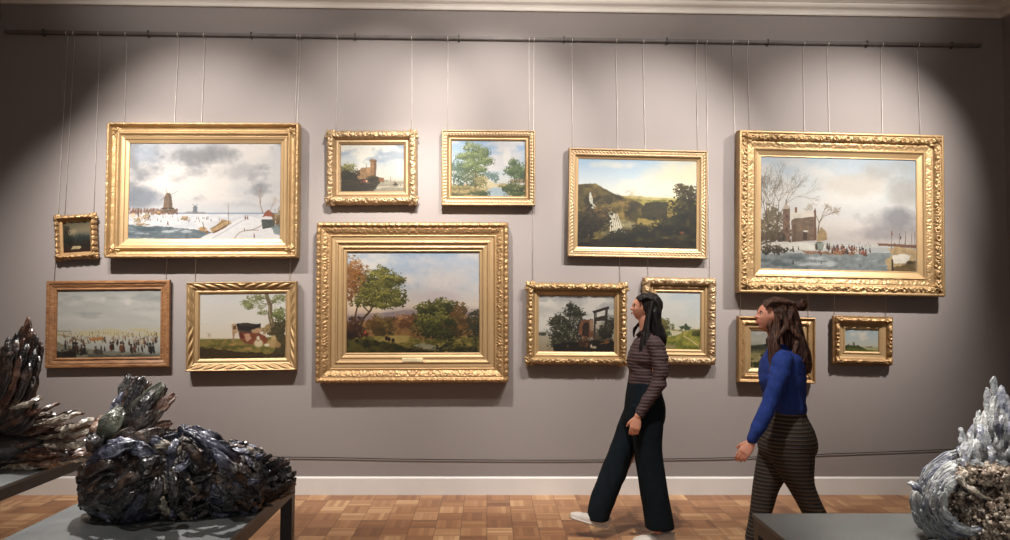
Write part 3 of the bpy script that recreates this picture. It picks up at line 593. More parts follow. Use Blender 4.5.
def p_green(w, h):
    s = Paint(w, h, 97); r = s.r
    s.grad([(0, (196, 206, 212)), (.4, (210, 214, 212)), (.64, (222, 218, 204)), (.7, (196, 186, 130)), (1, (124, 120, 62))], .03)
    s.clouds((222, 222, 216), .45, .2, 2.4, 3.4, -.1, .6, 3, .7); s.puff(.5, .1, .4, .06, (190, 202, 212), .5, 4, 4)
    s.hills([(0, .64), (.5, .655), (1, .63)], (146, 144, 96), (186, 176, 124), .012, 12, 3); s.poly([(0, .7), (.35, .67), (.6, .69), (.56, .75), (.3, .78), (0, .8)], (220, 214, 190), .9, .03, .06)
    s.leaves(.15, .58, .15, .1, (84, 82, 42), (152, 142, 82), 220, .02); s.leaves(.38, .61, .03, .05, (94, 100, 62), (140, 142, 94), 40, .014); s.leaves(.66, .62, .12, .035, (62, 76, 56), (104, 112, 78), 100, .014); s.leaves(.68, .58, .03, .03, (60, 74, 56), (90, 100, 76), 24, .014); s.dab(.62, .655, .02, .02, (236, 230, 216))
    s.hills([(0, .8), (.3, .78), (.5, .74), (.7, .68), (1, .66)], (104, 116, 48), (176, 168, 84), .02, 9, 7, 8, 10); s.path([(.62, .77), (.75, .82), (.9, .9), (1, .98)], .008, (222, 200, 150), .012); s.path([(.62, .77), (.68, .72), (.72, .69)], .008, (206, 186, 130), .005)
    s.leaves(.2, .74, .12, .05, (70, 84, 40), (126, 128, 66), 90, .016); s.leaves(.92, .72, .1, .05, (66, 70, 36), (110, 106, 56), 80, .016); s.poly([(.1, .96), (.3, .9), (.45, .93), (.45, 1.01), (.1, 1.01)], (172, 158, 120), .8, .04, .15)
    s.leaves(.8, .96, .2, .04, (92, 104, 44), (164, 158, 80), 90, .014); [s.dab(r.uniform(.4, 1), r.uniform(.8, .98), .006, .006, (226, 216, 170), .7) for _ in range(30)]; s.grain(4); return s
def p_house(w, h):
    s = Paint(w, h, 101); r = s.r
    s.grad([(0, (188, 202, 214)), (.3, (212, 218, 220)), (.6, (214, 210, 206)), (.74, (196, 190, 186)), (.8, (204, 206, 204)), (1, (142, 152, 154))], .08)
    s.puff(.85, .1, .3, .14, (186, 182, 176), .8, 4, 3); s.clouds((226, 224, 220), .46, .18, 2, 3.6, -.1, .65, 6, .8); s.puff(.6, .25, .25, .12, (206, 200, 192), .7, 5, 8); s.puff(.9, .55, .3, .13, (146, 146, 152), .85, 4, 12); s.puff(.75, .66, .24, .08, (160, 156, 158), .8, 5, 15); s.puff(.95, .3, .2, .16, (176, 172, 168), .6, 4, 19); s.puff(.2, .2, .25, .15, (194, 208, 220), .6, 4, 23)
    s.ground(.775, (206, 206, 202), (180, 184, 184), 6, 26); s.poly([(0, .88), (.2, .86), (.5, .85), (.85, .84), (.85, 1.01), (0, 1.01)], (136, 144, 146), .9, .03, .2); s.clouds((206, 212, 212), .52, .12, 4, 20, .86, 1.05, 21, .8, .2, .9); s.clouds((92, 104, 106), .54, .12, 3, 14, .86, 1.05, 25, .7, -.2, .35)
    s.leaves(.06, .62, .08, .16, (110, 98, 76), (150, 136, 108), 150, .018); s.leaves(.12, .7, .1, .07, (84, 72, 54), (134, 118, 90), 110, .018)
    for u, a, sd in ((.06, -.15, 1), (.1, .1, 2), (.03, -.3, 3)): s.bare(u, .74, .62, a, .008, (112, 98, 78), 6, sd)
    s.bare(.37, .68, .32, .1, .008, (128, 108, 82), 6, 5)
    # brick house with snowy roof and stair tower
    s.poly([(.2, .57), (.24, .49), (.345, .48), (.35, .74), (.2, .76)], (128, 108, 90), 1, .008, .2); s.poly([(.16, .57), (.2, .49), (.34, .475), (.35, .53), (.22, .55), (.18, .58)], (222, 216, 206), .95, .01, .06); s.poly([(.145, .47), (.19, .46), (.19, .75), (.145, .76)], (130, 104, 86), 1, .008, .2)
    s.poly([(.14, .47), (.165, .41), (.195, .46)], (196, 182, 166), 1); s.line((.165, .42), (.165, .385), .004, (120, 100, 84)); s.poly([(.345, .48), (.352, .45), (.358, .48), (.36, .74), (.345, .74)], (118, 90, 70)); s.poly([(.222, .45), (.236, .45), (.236, .5), (.222, .5)], (140, 104, 80))
    s.poly([(.275, .65), (.3, .64), (.3, .74), (.275, .74)], (84, 66, 54)); s.poly([(.21, .6), (.23, .6), (.23, .75), (.205, .75)], (112, 88, 70), .8); s.dab(.17, .53, .012, .02, (84, 66, 56)); s.dab(.17, .65, .012, .02, (84, 66, 56)); s.dab(.15, .72, .02, .04, (70, 64, 50)); s.dab(.29, .66, .03, .012, (224, 220, 210), .9)
    s.poly([(.36, .7), (.39, .62), (.42, .66), (.43, .74), (.36, .75)], (164, 140, 100), .9, .02, .15)
    s.poly([(0, .78), (.1, .76), (.3, .76), (.45, .79), (.4, .82), (.1, .84), (0, .84)], (224, 222, 214), .9, .02, .06); s.leaves(.07, .83, .1, .04, (62, 54, 42), (120, 106, 84), 110, .016); s.line((0, .79), (.14, .72), .006, (100, 84, 66)); s.line((.14, .72), (.14, .66), .004, (100, 84, 66))
    s.poly([(.26, .83), (.4, .84), (.62, .83), (.6, .86), (.3, .86)], (150, 112, 80), .8, .03, .25); s.poly([(.345, .77), (.41, .77), (.4, .83), (.355, .83)], (150, 158, 148)); s.dab(.38, .76, .04, .01, (120, 128, 120))
    for i in range(55): s.person(r.gauss(.52, .08), r.uniform(.81, .86), r.uniform(.035, .06), r.choice([(150, 96, 72), (110, 86, 72), (84, 72, 68), (172, 130, 98), (130, 76, 60)]))
    for u, v, hh, c in ((.21, .85, .06, (70, 56, 48)), (.385, .875, .06, (140, 86, 66)), (.66, .87, .08, (150, 84, 64)), (.675, .875, .07, (120, 76, 60)), (.39, .95, .03, (90, 90, 90)), (.64, .97, .03, (90, 86, 84)), (.35, .93, .03, (130, 120, 110)), (.21, .96, .05, (80, 84, 84))): s.person(u, v, hh, c)
    for i in range(26): s.person(r.uniform(.62, .98), r.uniform(.76, .8), .02, (150, 124, 110))
    s.poly([(.75, .755), (1, .76), (1, .79), (.76, .775)], (128, 92, 74), .9, .01); [s.line((q, .8), (q+.003, .64+.02*(k % 2)), .003, (124, 108, 98)) for k, q in enumerate((.84, .89, .93, .97, .99))]; s.dab(.845, .67, .008, .015, (140, 80, 60)); s.dab(.9, .7, .008, .02, (96, 84, 80))
    s.poly([(.82, 1.01), (.8, .92), (.84, .86), (.82, .8), (.92, .78), (1, .8), (1, 1.01)], (186, 162, 122), .9, .04, .2); s.poly([(.84, .87), (.9, .84), (.97, .86), (.94, .92), (.86, .93)], (228, 226, 218), .9, .03, .04); s.poly([(.86, .97), (1, .9), (1, 1.01), (.84, 1.01)], (110, 92, 62), .8, .04, .25); s.dab(.96, .92, .04, .02, (84, 74, 54)); s.line((.847, .99), (.845, .9), .008, (70, 60, 50)); s.grain(3); return s
def p_small_wood(w, h):
    s = Paint(w, h, 113)
    s.grad([(0, (112, 104, 84)), (.3, (146, 136, 112)), (.5, (92, 96, 88)), (.7, (52, 50, 36)), (1, (60, 36, 22))], .1); s.puff(.35, .35, .2, .14, (176, 160, 130), .8, 5, 2)
    s.leaves(.1, .3, .14, .2, (34, 32, 22), (70, 64, 40), 110, .025); s.leaves(.2, .58, .22, .14, (26, 30, 24), (62, 68, 50), 150, .025); s.leaves(.7, .55, .25, .12, (36, 46, 42), (84, 98, 90), 170, .025); s.leaves(.9, .72, .2, .12, (34, 26, 18), (80, 60, 40), 110, .025)
    s.poly([(.3, .85), (.36, .8), (.6, .79), (.66, .84), (.6, .9), (.28, .93)], (206, 190, 150), .95, .02, .1); s.poly([(0, .8), (.3, .9), (1, .86), (1, 1.01), (0, 1.01)], (66, 38, 24), .7, .05, .4); s.grain(4); return s
def p_meadow(w, h):
    s = Paint(w, h, 127)
    s.grad([(0, (168, 172, 168)), (.25, (186, 184, 172)), (.36, (172, 172, 160)), (.5, (160, 152, 112)), (1, (92, 92, 44))], .1); s.clouds((206, 204, 196), .46, .14, 2.4, 5, -.1, .4, 3, .8)
    s.hills([(0, .4), (.4, .34), (.7, .3), (1, .33)], (46, 52, 44), (82, 84, 62), .02, 9, 5); s.hills([(0, .55), (1, .52)], (150, 142, 104), (196, 182, 136), .02, 9, 9, 7, 12); s.clouds((176, 160, 72), .5, .12, 4, 9, .6, 1.1, 12, .9); s.clouds((62, 66, 34), .52, .12, 6, 9, .55, 1.1, 17, .9)
    s.leaves(.2, .56, .2, .05, (96, 94, 62), (146, 138, 96), 80, .02); s.leaves(.2, .9, .25, .08, (50, 56, 28), (110, 110, 52), 120, .02); s.grain(4); return s
def p_hillmill(w, h):
    s = Paint(w, h, 131)
    s.grad([(0, (182, 198, 204)), (.5, (196, 204, 202)), (.75, (206, 204, 188)), (1, (150, 150, 96))], .08); s.puff(.4, .25, .3, .18, (234, 226, 210), .95, 5, 3); s.puff(.55, .4, .2, .14, (230, 220, 204), .8, 5, 6)
    s.hills([(0, .74), (.2, .72), (.4, .73), (.55, .82), (.7, .92), (1, 1.0)], (58, 66, 38), (110, 116, 64), .03, 14, 4, 12, 16); s.poly([(.55, .84), (.8, .82), (1, .84), (1, .98), (.75, .98)], (190, 184, 138), .8, .04, .1); s.hills([(0, 1.1), (.55, 1.1), (.66, .79), (1.0, .8), (1.1, 1.1)], (66, 74, 58), (90, 98, 72), .01, 14, 8) if False else None
    s.poly([(.62, .8), (.8, .77), (.86, .8), (.7, .83)], (60, 66, 52), .9, .02); s.poly([(0, .9), (.3, .86), (.6, .92), (1, .96), (1, 1.01), (0, 1.01)], (112, 118, 56), .8, .05, .25)
    s.poly([(.25, .76), (.262, .62), (.285, .62), (.3, .76)], (54, 48, 36)); s.line((.235, .68), (.31, .6), .01, (70, 62, 50)); s.line((.24, .58), (.305, .7), .01, (70, 62, 50)); s.dab(.12, .72, .03, .04, (50, 54, 34)); s.dab(.4, .76, .07, .04, (50, 50, 34)); s.grain(4); return s

def canvas_mat(name):
    t = NT(name); a = t.n('ShaderNodeVertexColor'); a.layer_name = 'pigment'
    g = t.n('ShaderNodeMix', data_type='RGBA'); g.blend_type = 'MULTIPLY'; g.inputs[0].default_value = 1
    t.l(a.outputs[0], g.inputs[6]); g.inputs[7].default_value = (CANV*1.03, CANV, CANV*.95, 1)
    t.color(g.outputs[2]); t.set(Roughness=.55); t.b.inputs['Specular IOR Level'].default_value = .25
    t.bump(t.noise(220, 3), .08, .001); return t.m
CANV = .38
M['canvas'] = canvas_mat('oil_paint_on_canvas')

def canvas_mesh(s, W, H, parent, depth):
    nx, ny = s.w+1, s.h+1
    X, Z = np.meshgrid(np.linspace(-W/2, W/2, nx), np.linspace(H/2, -H/2, ny))
    V = np.stack([X, np.full_like(X, -depth), Z], -1).reshape(-1, 3)
    Fc = gridfaces(ny, nx)[:, ::-1]
    o = mesh('canvas', V, Fc.copy(), M['canvas'], parent, False)
    pad = np.pad(s.a, ((0, 1), (0, 1), (0, 0)), mode='edge')/255.0
    lin = np.where(pad <= .04045, pad/12.92, ((pad+.055)/1.055)**2.4)
    ca = o.data.color_attributes.new('pigment', 'FLOAT_COLOR', 'POINT')
    lin = 1.06*lin**1.17
    rgba = np.ones((ny*nx, 4), np.float32); rgba[:, :3] = lin.reshape(-1, 3); ca.data.foreach_set('color', rgba.ravel())
    return o

# ------------------------------------------------------------------ carved gilt frames
def orn(kind, s, w, p, seed):
    """relief 0..1 of an ornament; s metres along, w 0..1 across, p period"""
    env = np.sqrt(np.clip(np.sin(np.clip(w, 0, 1)*PI), 0, 1))
    a = np.abs(s); ph = np.mod(a/p, 1.0); k = np.floor(a/p)
    if kind == 'bead': return np.sqrt(np.clip(1-((ph-.5)*2.1)**2-((w-.5)*2)**2, 0, 1))
    if kind == 'rope': return env*(.5+.5*np.sin(2*PI*(a/p+w*.9)))
    if kind == 'flute': return env*(.5+.5*np.sin(2*PI*a/p))
    if kind == 'egg':
        e = np.sqrt(np.clip(1-((ph-.5)*2.4)**2-((w-.45)*2)**2, 0, 1)); d = np.clip(1-np.abs(ph*2-1-np.sign(ph-.5))*6, 0, 1)*env*.6
        return np.maximum(e, d)
    if kind == 'leaf':
        x = (ph-.5)*2; c = 1-np.abs(x)**1.5; vein = .72+.28*np.cos(2*PI*(np.abs(x)*2.2+w*1.8)); tip = np.clip((c*1.15-w)*5, 0, 1)
        return np.clip(c, 0, 1)**.5*vein*np.maximum(tip, .25)*np.clip(w*8, 0, 1)
    if kind == 'scroll':
        x = (ph-.5)*2; y = (w-.5)*2*np.where(np.mod(k, 2) > 0, 1, -1); r = np.sqrt(x*x+y*y); th = np.arctan2(y, x)
        sp = .5+.5*np.cos(r*9-th); rim = np.clip(1.15-r, 0, 1)
        return env*np.clip(sp*np.minimum(1, rim*2.5)+.45*np.clip(np.abs(x)*3-2, 0, 1)*(.5+.5*np.cos(y*9)), 0, 1)
    if kind == 'foliate':
        n = vn2(a/p*2.2, w*2.4+k*0, seed); n2 = vn2(a/p*4.7+9, w*4.6, seed+5); n3 = vn2(a/p*1.1, w*1.3, seed+8)
        return env*np.clip((1-np.abs(n*2-1))*.62+(1-np.abs(n2*2-1))*.38+.3*(n3-.5), 0, 1)**1.3*1.15
    return env*0
def frame_mesh(W, H, b, prof, bands, step, seed, outw=0.0, outp=.06, du=None):
    """prof: (u 0..1 from outer edge to sight edge, height m)"""
    pu, ph = [], []
    for (u0, h0), (u1, h1) in zip(prof[:-1], prof[1:]):
        L = math.hypot((u1-u0)*b, h1-h0); n = max(1, int(math.ceil(L/(du or step))))
        for i in range(n): pu.append(u0+(u1-u0)*i/n); ph.append(h0+(h1-h0)*i/n)
    pu.append(prof[-1][0]); ph.append(prof[-1][1]); pu = np.array(pu); ph = np.array(ph)
    V = []; Fs = []; off = 0
    skirt = np.arange(len(pu)) < max(1, sum(1 for x in prof if x[0] <= 0)-1) if True else None
    ph = np.maximum(ph, .022) if min(ph) < .001 else ph
    for k in range(4):
        L = W if k % 2 == 0 else H; Ld = H if k % 2 == 0 else W
        ns = max(8, int(L/step)); tt = np.linspace(-.5, .5, ns+1)
        U, T = np.meshgrid(pu, tt); Hh = np.broadcast_to(ph, U.shape).copy()
        S = T*(L-2*U*b); Uo = U*b
        edge = np.clip((.5-np.abs(T))*L/(b*.25), 0, 1)
        for (u0, u1, kind, p, amp) in bands:
            w = (U-u0)/(u1-u0); m = (w >= 0) & (w <= 1) & (Hh > .012)
            n = max(1, round(L/2/p)); pp = L/2/n
            d = orn(kind, S, w, pp, seed+k % 2)*amp
            Hh = Hh+np.where(m, d, 0)
        if outw:
            n = max(1, round(L/2/outp)); pp = L/2/n; q = np.mod(np.abs(S)/pp, 1)
            sc = (.55*np.abs(np.sin(q*PI))+.45*vn2(np.abs(S)/pp*2.3, 0.0, seed+3))*outw*edge
            fall = np.clip(1-U/.16, 0, 1)*np.clip((Hh-.01)/.03, 0, 1); Uo = Uo-sc*fall
        x = S; z = -Ld/2+Uo
        P = np.stack([x, -Hh, z], -1).reshape(-1, 3); a = k*PI/2; c, s_ = math.cos(a), math.sin(a)
        R = np.stack([P[:, 0]*c-P[:, 2]*s_, P[:, 1], P[:, 0]*s_+P[:, 2]*c], -1)
        V.append(R); Fs.append(gridfaces(ns+1, len(pu))+off); off += len(R)
    return np.concatenate(V), np.concatenate(Fs)
def corner_ornament(r, seed, amp):
    """a carved leaf boss: round relief with radiating lobes"""
    rr = np.linspace(0, 1, 14); th = np.linspace(0, 2*PI, 40, endpoint=False); R, T = np.meshgrid(rr, th, indexing='ij')
    lob = 1+.16*np.cos(T*5+seed)+.07*np.cos(T*9+2*seed); X = R*lob*r*np.cos(T); Z = R*lob*r*np.sin(T)
    h = amp*(np.sqrt(np.clip(1-R**2, 0, 1))*(.65+.35*np.cos(T*5+seed+R*3))+.35*np.clip(1-R*2.6, 0, 1)+.15*(vn2(X/r*5, Z/r*5, seed)-.5)); h[-1] = -.01
    V = np.stack([X, -h, Z], -1).reshape(-1, 3); return V, gridfaces(14, 40, True)[:, ::-1].copy()

ZM = {}
def picture(key, corners, openpx, depth, cdepth, prof, bands, painter, label, mat='gold_bright', liner=None, outw=0.0, outp=.06, corner=None, plate=False, step=.006, name='framed_painting'):
    mx = sum(q[0] for q in corners)/4; my = sum(q[1] for q in corners)/4
    def cd(i, px, py):
        back = (i in (0, 3) and mx > 489) or (i in (1, 2) and mx < 489)
        return -depth*.4 if back and mx > 489 else -depth*.9
    P = []
    for i, (px, py) in enumerate(corners):           # TL TR BR BL
        q = on_y(px, py, cd(i, px, py)); z = on_y(px, py, -depth*.9).z; P.append(Vector((q.x, 0, z)))
    ctr = sum(P, Vector())/4
    W = ((P[1]-P[0]).length+(P[2]-P[3]).length)/2; H = ((P[3]-P[0]).length+(P[2]-P[1]).length)/2
    a1 = math.atan2(P[1].z-P[0].z, P[1].x-P[0].x); a2 = math.atan2(P[2].z-P[3].z, P[2].x-P[3].x)
    a3 = math.atan2(-(P[0].x-P[3].x), P[0].z-P[3].z); a4 = math.atan2(-(P[1].x-P[2].x), P[1].z-P[2].z)
    ang = (a1+a2)/2*W/(W+H)+(a3+a4)/2*H/(W+H)
    x0, y0, x1, y1 = openpx
    q0 = on_y(x0, y0, -cdepth); q1 = on_y(x1, y1, -cdepth); ow = q1.x-q0.x; oh = q0.z-q1.z
    b = ((W-ow)+(H-oh))/4
    ctr.x = ctr.x*.5+(q0.x+q1.x)*.25; ctr.z = ctr.z*.6+(q0.z+q1.z)*.2; W = .4*W+.6*(ow+2*b); H = .5*H+.5*(oh+2*b)
    print(key, 'W %.3f H %.3f b %.3f (bx %.3f by %.3f) ang %.2f' % (W, H, b, (W-ow)/2, (H-oh)/2, math.degrees(ang)))
    root = empty(name, (ctr.x, 0, ctr.z), (0, -ang, 0)); tag(root, label, 'painting', 'gilt framed landscape paintings on the wall')
    lo = liner[0] if liner else 1.0
    if liner:
        # outer moulding stops at u=lo, the plain inner slip continues
        pf = [(u/lo, h) for u, h in prof if u <= lo+1e-6]; bd = [(u0/lo, u1/lo, k, p, a) for u0, u1, k, p, a in bands]
        V, Fc = frame_mesh(W, H, b*lo, pf, bd, step, len(key)*3, outw, outp); fo = mesh('frame', V, Fc[:, ::-1].copy(), M[mat], root)
        lp = [(0, pf[-1][1]-.012)]+[((u-lo)/(1-lo), h) for u, h in prof if u >= lo-1e-6]
        V, Fc = frame_mesh(W-2*b*lo+.001, H-2*b*lo+.001, b*(1-lo), lp, [(0.1, .9, 'x', 1, 0)]+list(liner[2] if len(liner) > 2 else []), step, 5)
        mesh('inner_slip', V, Fc[:, ::-1].copy(), M[liner[1]], root)
    else:
        V, Fc = frame_mesh(W, H, b, prof, bands, step, len(key)*3, outw, outp); fo = mesh('frame', V, Fc[:, ::-1].copy(), M[mat], root)
    m = MB(); m.box((-W/2+.004, -.027, -H/2+.004), (W/2-.004, -.0215, H/2-.004)); m.build('backing_board', M['wood'], root)
    for sx in (-1, 1):
        m = MB(); m.tube([(sx*(W/2-.03), 0, -H/2+.03), (sx*(W/2-.03), -.022, -H/2+.03)], .01, 10); m.build('wall_bumper', M['bracket'], root)
    if corner:
        cr_, ca_, cu, chh = corner
        V, Fc = corner_ornament(cr_, 2, ca_)
        for sx in (-1, 1):
            for sz in (-1, 1):
                R = V.copy(); R[:, 0] *= sx; R[:, 2] *= sz; Fq = Fc if sx*sz > 0 else Fc[:, ::-1].copy()
                mesh('corner_ornament', R+np.array([sx*(W/2-b*cu), -chh, sz*(H/2-b*cu)]), Fq, M[mat], fo)
    if plate:
        m = MB(); zb = -H/2+b*plate; m.box((-.088, -.1005, zb-.016), (.088, -.085, zb+.016)); bevel(m.build('nameplate', M['plate'], root), .003)
    px_w = abs(x1-x0); px_h = abs(y1-y0)
    canvas_mesh(painter(px_w, px_h), W-2*b+.004, H-2*b+.004, root, cdepth)
    ZM[key] = (root, W, H, b, ang, depth)
    return root

# corners: TL TR BR BL of the carved front edge; opening rectangle
picture('windmill', [(106.9, 121.9), (297.3, 122.3), (296.4, 259.0), (105, 257.2)], (131, 143.7, 280.5, 239), .12, .05,
        [(0, 0), (0, .10), (.03, .118), (.10, .12), (.14, .112), (.2, .085), (.32, .075), (.42, .085), (.5, .1), (.56, .094), (.62, .082), (.64, .08), (.7, .074), (.8, .07), (.82, .064), (1, .054), (1, .045)],
        [(0, .14, 'foliate', .03, .008), (.14, .36, 'foliate', .05, .004), (.38, .62, 'flute', .014, .003)], p_windmill, 'large gold framed winter painting with a windmill beside a frozen canal', 'gold_bright', (.64, 'gold_flat'), .004, .02, (.055, .022, .42, .078))
picture('tiny', [(55.2, 215.8), (94, 214.8), (97, 259.2), (59.2, 259.4)], (62.2, 221.9, 89.3, 251), .06, .03,
        [(0, 0), (0, .03), (.1, .05), (.3, .06), (.5, .052), (.62, .042), (.8, .04), (1, .034), (1, .02)],
        [(0, .6, 'leaf', .05, .02), (.05, .6, 'foliate', .04, .012)], p_small_wood, 'tiny dark woodland painting in a lobed gold frame, smallest on the wall at far left', 'gold_deep', None, .02, .045, (.035, .022, .3, .045))
picture('ice', [(45.3, 279.2), (169.3, 280.8), (170.3, 368.3), (47.3, 367.2)], (57.9, 290.6, 159.2, 357.4), .055, .028,
        [(0, 0), (0, .046), (.05, .055), (.3, .055), (.34, .046), (.38, .046), (.42, .05), (.75, .036), (.78, .042), (.88, .044), (.95, .038), (1, .03), (1, .02)],
        [], p_ice, 'plain brown wooden framed painting of a crowd of skaters on ice', 'wood', None)
picture('cows', [(185.8, 281.7), (296, 282.4), (297, 371.6), (187.4, 371.5)], (200.6, 293.3, 284.9, 357.6), .085, .04,
        [(0, 0), (0, .075), (.04, .085), (.12, .085), (.18, .08), (.35, .07), (.5, .062), (.56, .064), (.6, .055), (.7, .052), (.76, .056), (.9, .052), (.94, .045), (1, .042), (1, .03)],
        [(0, .12, 'bead', .02, .006), (.16, .54, 'rope', .085, .014), (.16, .54, 'flute', .012, .002)], p_cows, 'gold framed painting of a dark cow, a red cow and sheep under a tree', 'gold_bright', (.56, 'gold_flat'))
picture('castle', [(327, 131), (416.3, 131.2), (416.8, 204.8), (327, 204.8)], (341.1, 144.2, 403.3, 190.6), .085, .035,
        [(0, 0), (0, .06), (.06, .076), (.2, .084), (.45, .08), (.6, .06), (.64, .052), (.7, .058), (.82, .058), (.86, .048), (1, .038), (1, .025)],
        [(.0, .6, 'foliate', .032, .017), (.05, .55, 'scroll', .08, .01), (.86, 1, 'bead', .02, .006)], p_castle, 'small ornate pale gold framed painting of a round castle tower by water', 'gold_pale', (.64, 'gold_pale', ((.5, .95, 'bead', .02, .005),)), .008, .08, (.05, .03, .3, .07))
picture('brook', [(441.4, 130), (535.2, 130.4), (534.2, 206.2), (441.4, 206)], (452.2, 140.6, 525.2, 195.6), .085, .035,
        [(0, 0), (0, .075), (.05, .084), (.14, .084), (.2, .074), (.45, .07), (.5, .074), (.56, .066), (.72, .05), (.76, .056), (.88, .054), (.94, .045), (1, .038), (1, .025)],
        [(.2, .48, 'bead', .026, .008), (0, .14, 'flute', .02, .002)], p_brook, 'gold framed painting of tall trees over a brook with blue sky', 'gold_pale', (.72, 'gold_flat'), .0)
picture('center', [(316.9, 222.6), (508.6, 222.6), (508.7, 383.4), (316.7, 382.6)], (347.4, 251.6, 478.3, 352.2), .135, .05,
        [(0, 0), (0, .11), (.03, .128), (.10, .134), (.15, .126), (.2, .12), (.38, .098), (.42, .1), (.46, .104), (.5, .092), (.62, .088), (.66, .096), (.7, .094), (.72, .082), (.8, .078), (.84, .084), (.87, .08), (.88, .072), (.94, .066), (.96, .07), (1, .06), (1, .045)],
        [(0, .16, 'leaf', .05, .008), (.0, .16, 'foliate', .026, .009), (.18, .42, 'foliate', .028, .010), (.18, .42, 'scroll', .05, .004)], p_center, 'large deep gold framed painting of autumn trees and a stream with small nameplate', 'gold_deep', (.5, 'gold_flat'), .006, .075, None, .76)
picture('fall', [(568.3, 148.4), (708.7, 151), (706.8, 258.6), (566.4, 257)], (578.3, 158.9, 696.6, 248), .075, .035,
        [(0, 0), (0, .065), (.06, .074), (.16, .074), (.22, .062), (.5, .058), (.56, .066), (.7, .06), (.74, .05), (.8, .046), (.9, .042), (1, .038), (1, .025)],
        [(.22, .52, 'rope', .03, .009), (0, .16, 'flute', .02, .002)], p_fall, 'dark toned painting of a waterfall valley in a slim gold frame', 'gold_pale', (.74, 'gold_flat'))
picture('wheel', [(527, 283.2), (626.8, 284.6), (626.5, 364.4), (526.6, 363.8)], (539, 295, 614, 351.6), .085, .035,
        [(0, 0), (0, .055), (.06, .075), (.2, .084), (.42, .078), (.56, .06), (.6, .055), (.66, .06), (.8, .056), (.88, .046), (1, .04), (1, .025)],
        [(0, .58, 'foliate', .034, .020), (.05, .55, 'scroll', .1, .012)], p_wheel, 'ornate gold framed dark painting of a ruined mill with timber sluice, left of standing woman', 'gold_bright', (.6, 'gold_flat'), .012, .09, (.05, .03, .28, .07))
picture('green', [(642, 277.6), (716.2, 279), (715, 364.6), (641.6, 364)], (656.9, 292.3, 700.6, 349), .08, .035,
        [(0, 0), (0, .06), (.05, .074), (.2, .08), (.42, .074), (.52, .056), (.56, .052), (.62, .06), (.7, .058), (.74, .048), (.84, .046), (.9, .05), (1, .04), (1, .025)],
        [(0, .54, 'foliate', .034, .017), (.05, .5, 'leaf', .07, .01)], p_green, 'upright gold framed painting of green meadows, partly hidden by woman in brown top', 'gold_pale', (.56, 'gold_flat'), .008, .07, (.04, .024, .28, .068))
picture('house', [(736.8, 129.4), (943.8, 134.8), (942.2, 294.6), (733.9, 295.6)], (761, 158, 918.6, 270.3), .125, .05,
        [(0, 0), (0, .1), (.03, .12), (.09, .122), (.14, .108), (.2, .098), (.34, .096), (.4, .088), (.46, .084), (.6, .074), (.66, .076), (.7, .084), (.74, .08), (.78, .068), (.96, .056), (1, .058), (1, .045)],
        [(.15, .4, 'foliate', .036, .022), (.12, .4, 'scroll', .08, .016), (.43, .66, 'foliate', .034, .008), (0, .1, 'flute', .02, .002)], p_house, 'largest gold framed painting at right, brick house beside a frozen river with skaters', 'gold_bright', (.7, 'gold_flat'), .004, .1, (.06, .04, .3, .095))
picture('meadow', [(736.7, 316.2), (814.8, 317.8), (814.5, 383.8), (735.6, 383.4)], (751, 330.7, 800.6, 367.6), .085, .035,
        [(0, 0), (0, .075), (.04, .084), (.1, .084), (.16, .07), (.25, .06), (.42, .07), (.5, .07), (.56, .056), (.66, .052), (.7, .056), (.8, .054), (.9, .044), (1, .04), (1, .025)],
        [(.2, .52, 'foliate', .05, .008)], p_meadow, 'gold framed painting of dark hills and yellow meadow behind woman in blue sweater', 'gold_deep', (.56, 'gold_flat'))
picture('hillmill', [(832.2, 317), (894, 316.8), (891.8, 365.2), (831.3, 364.8)], (845.2, 329.1, 878.6, 350.9), .07, .03,
        [(0, 0), (0, .05), (.03, .06), (.06, .052), (.1, .06), (.3, .07), (.42, .06), (.48, .048), (.54, .044), (.8, .038), (.84, .044), (.92, .042), (1, .034), (1, .02)],
        [(.08, .46, 'foliate', .06, .02), (.08, .46, 'leaf', .06, .012)], p_hillmill, 'small wide gold framed painting of a tiny windmill on a hill, lower right', 'gold_deep', (.48, 'gold_flat'), .006, .06, (.03, .02, .25, .05))

# ------------------------------------------------------------------ hanging wires from the rail
def wire(x_rail, key, xt, label, clip=True):
    root, W, H, b, ang, dep = ZM[key]
    y = -.0095
    top = on_y(x_rail, 38+.012*max(0, x_rail-600), y); top.z = zr-.012
    # end at the back upper edge of the frame
    bx = on_y(xt, 280 if False else 200, y).x; lx = bx-root.location.x; lx = max(-W/2+.03, min(W/2-.03, lx))
    ez = root.location.z + H/2 - .02 + lx*math.sin(ang)
    ex = root.location.x + lx
    e = empty('hanging_wire', (top.x, y, top.z)); tag(e, label, 'wire', 'thin picture wires hanging from the rail')
    m = MB(); y2 = -.0095
    m.tube([(top.x, y, top.z), (ex, y2, ez)], .0019, 6, True); o = m.build('strand', M['wire'], e, True, off=(top.x, y, top.z))
    m = MB(); m.tube([(top.x, -.044, zr+.004), (top.x, -.05, zr-.006), (top.x, -.046, zr-.022), (top.x, -.03, zr-.024), (top.x, y-.003, zr-.024)], .0026, 6); m.build('hook', M['wire'], e, True, off=(top.x, y, top.z))
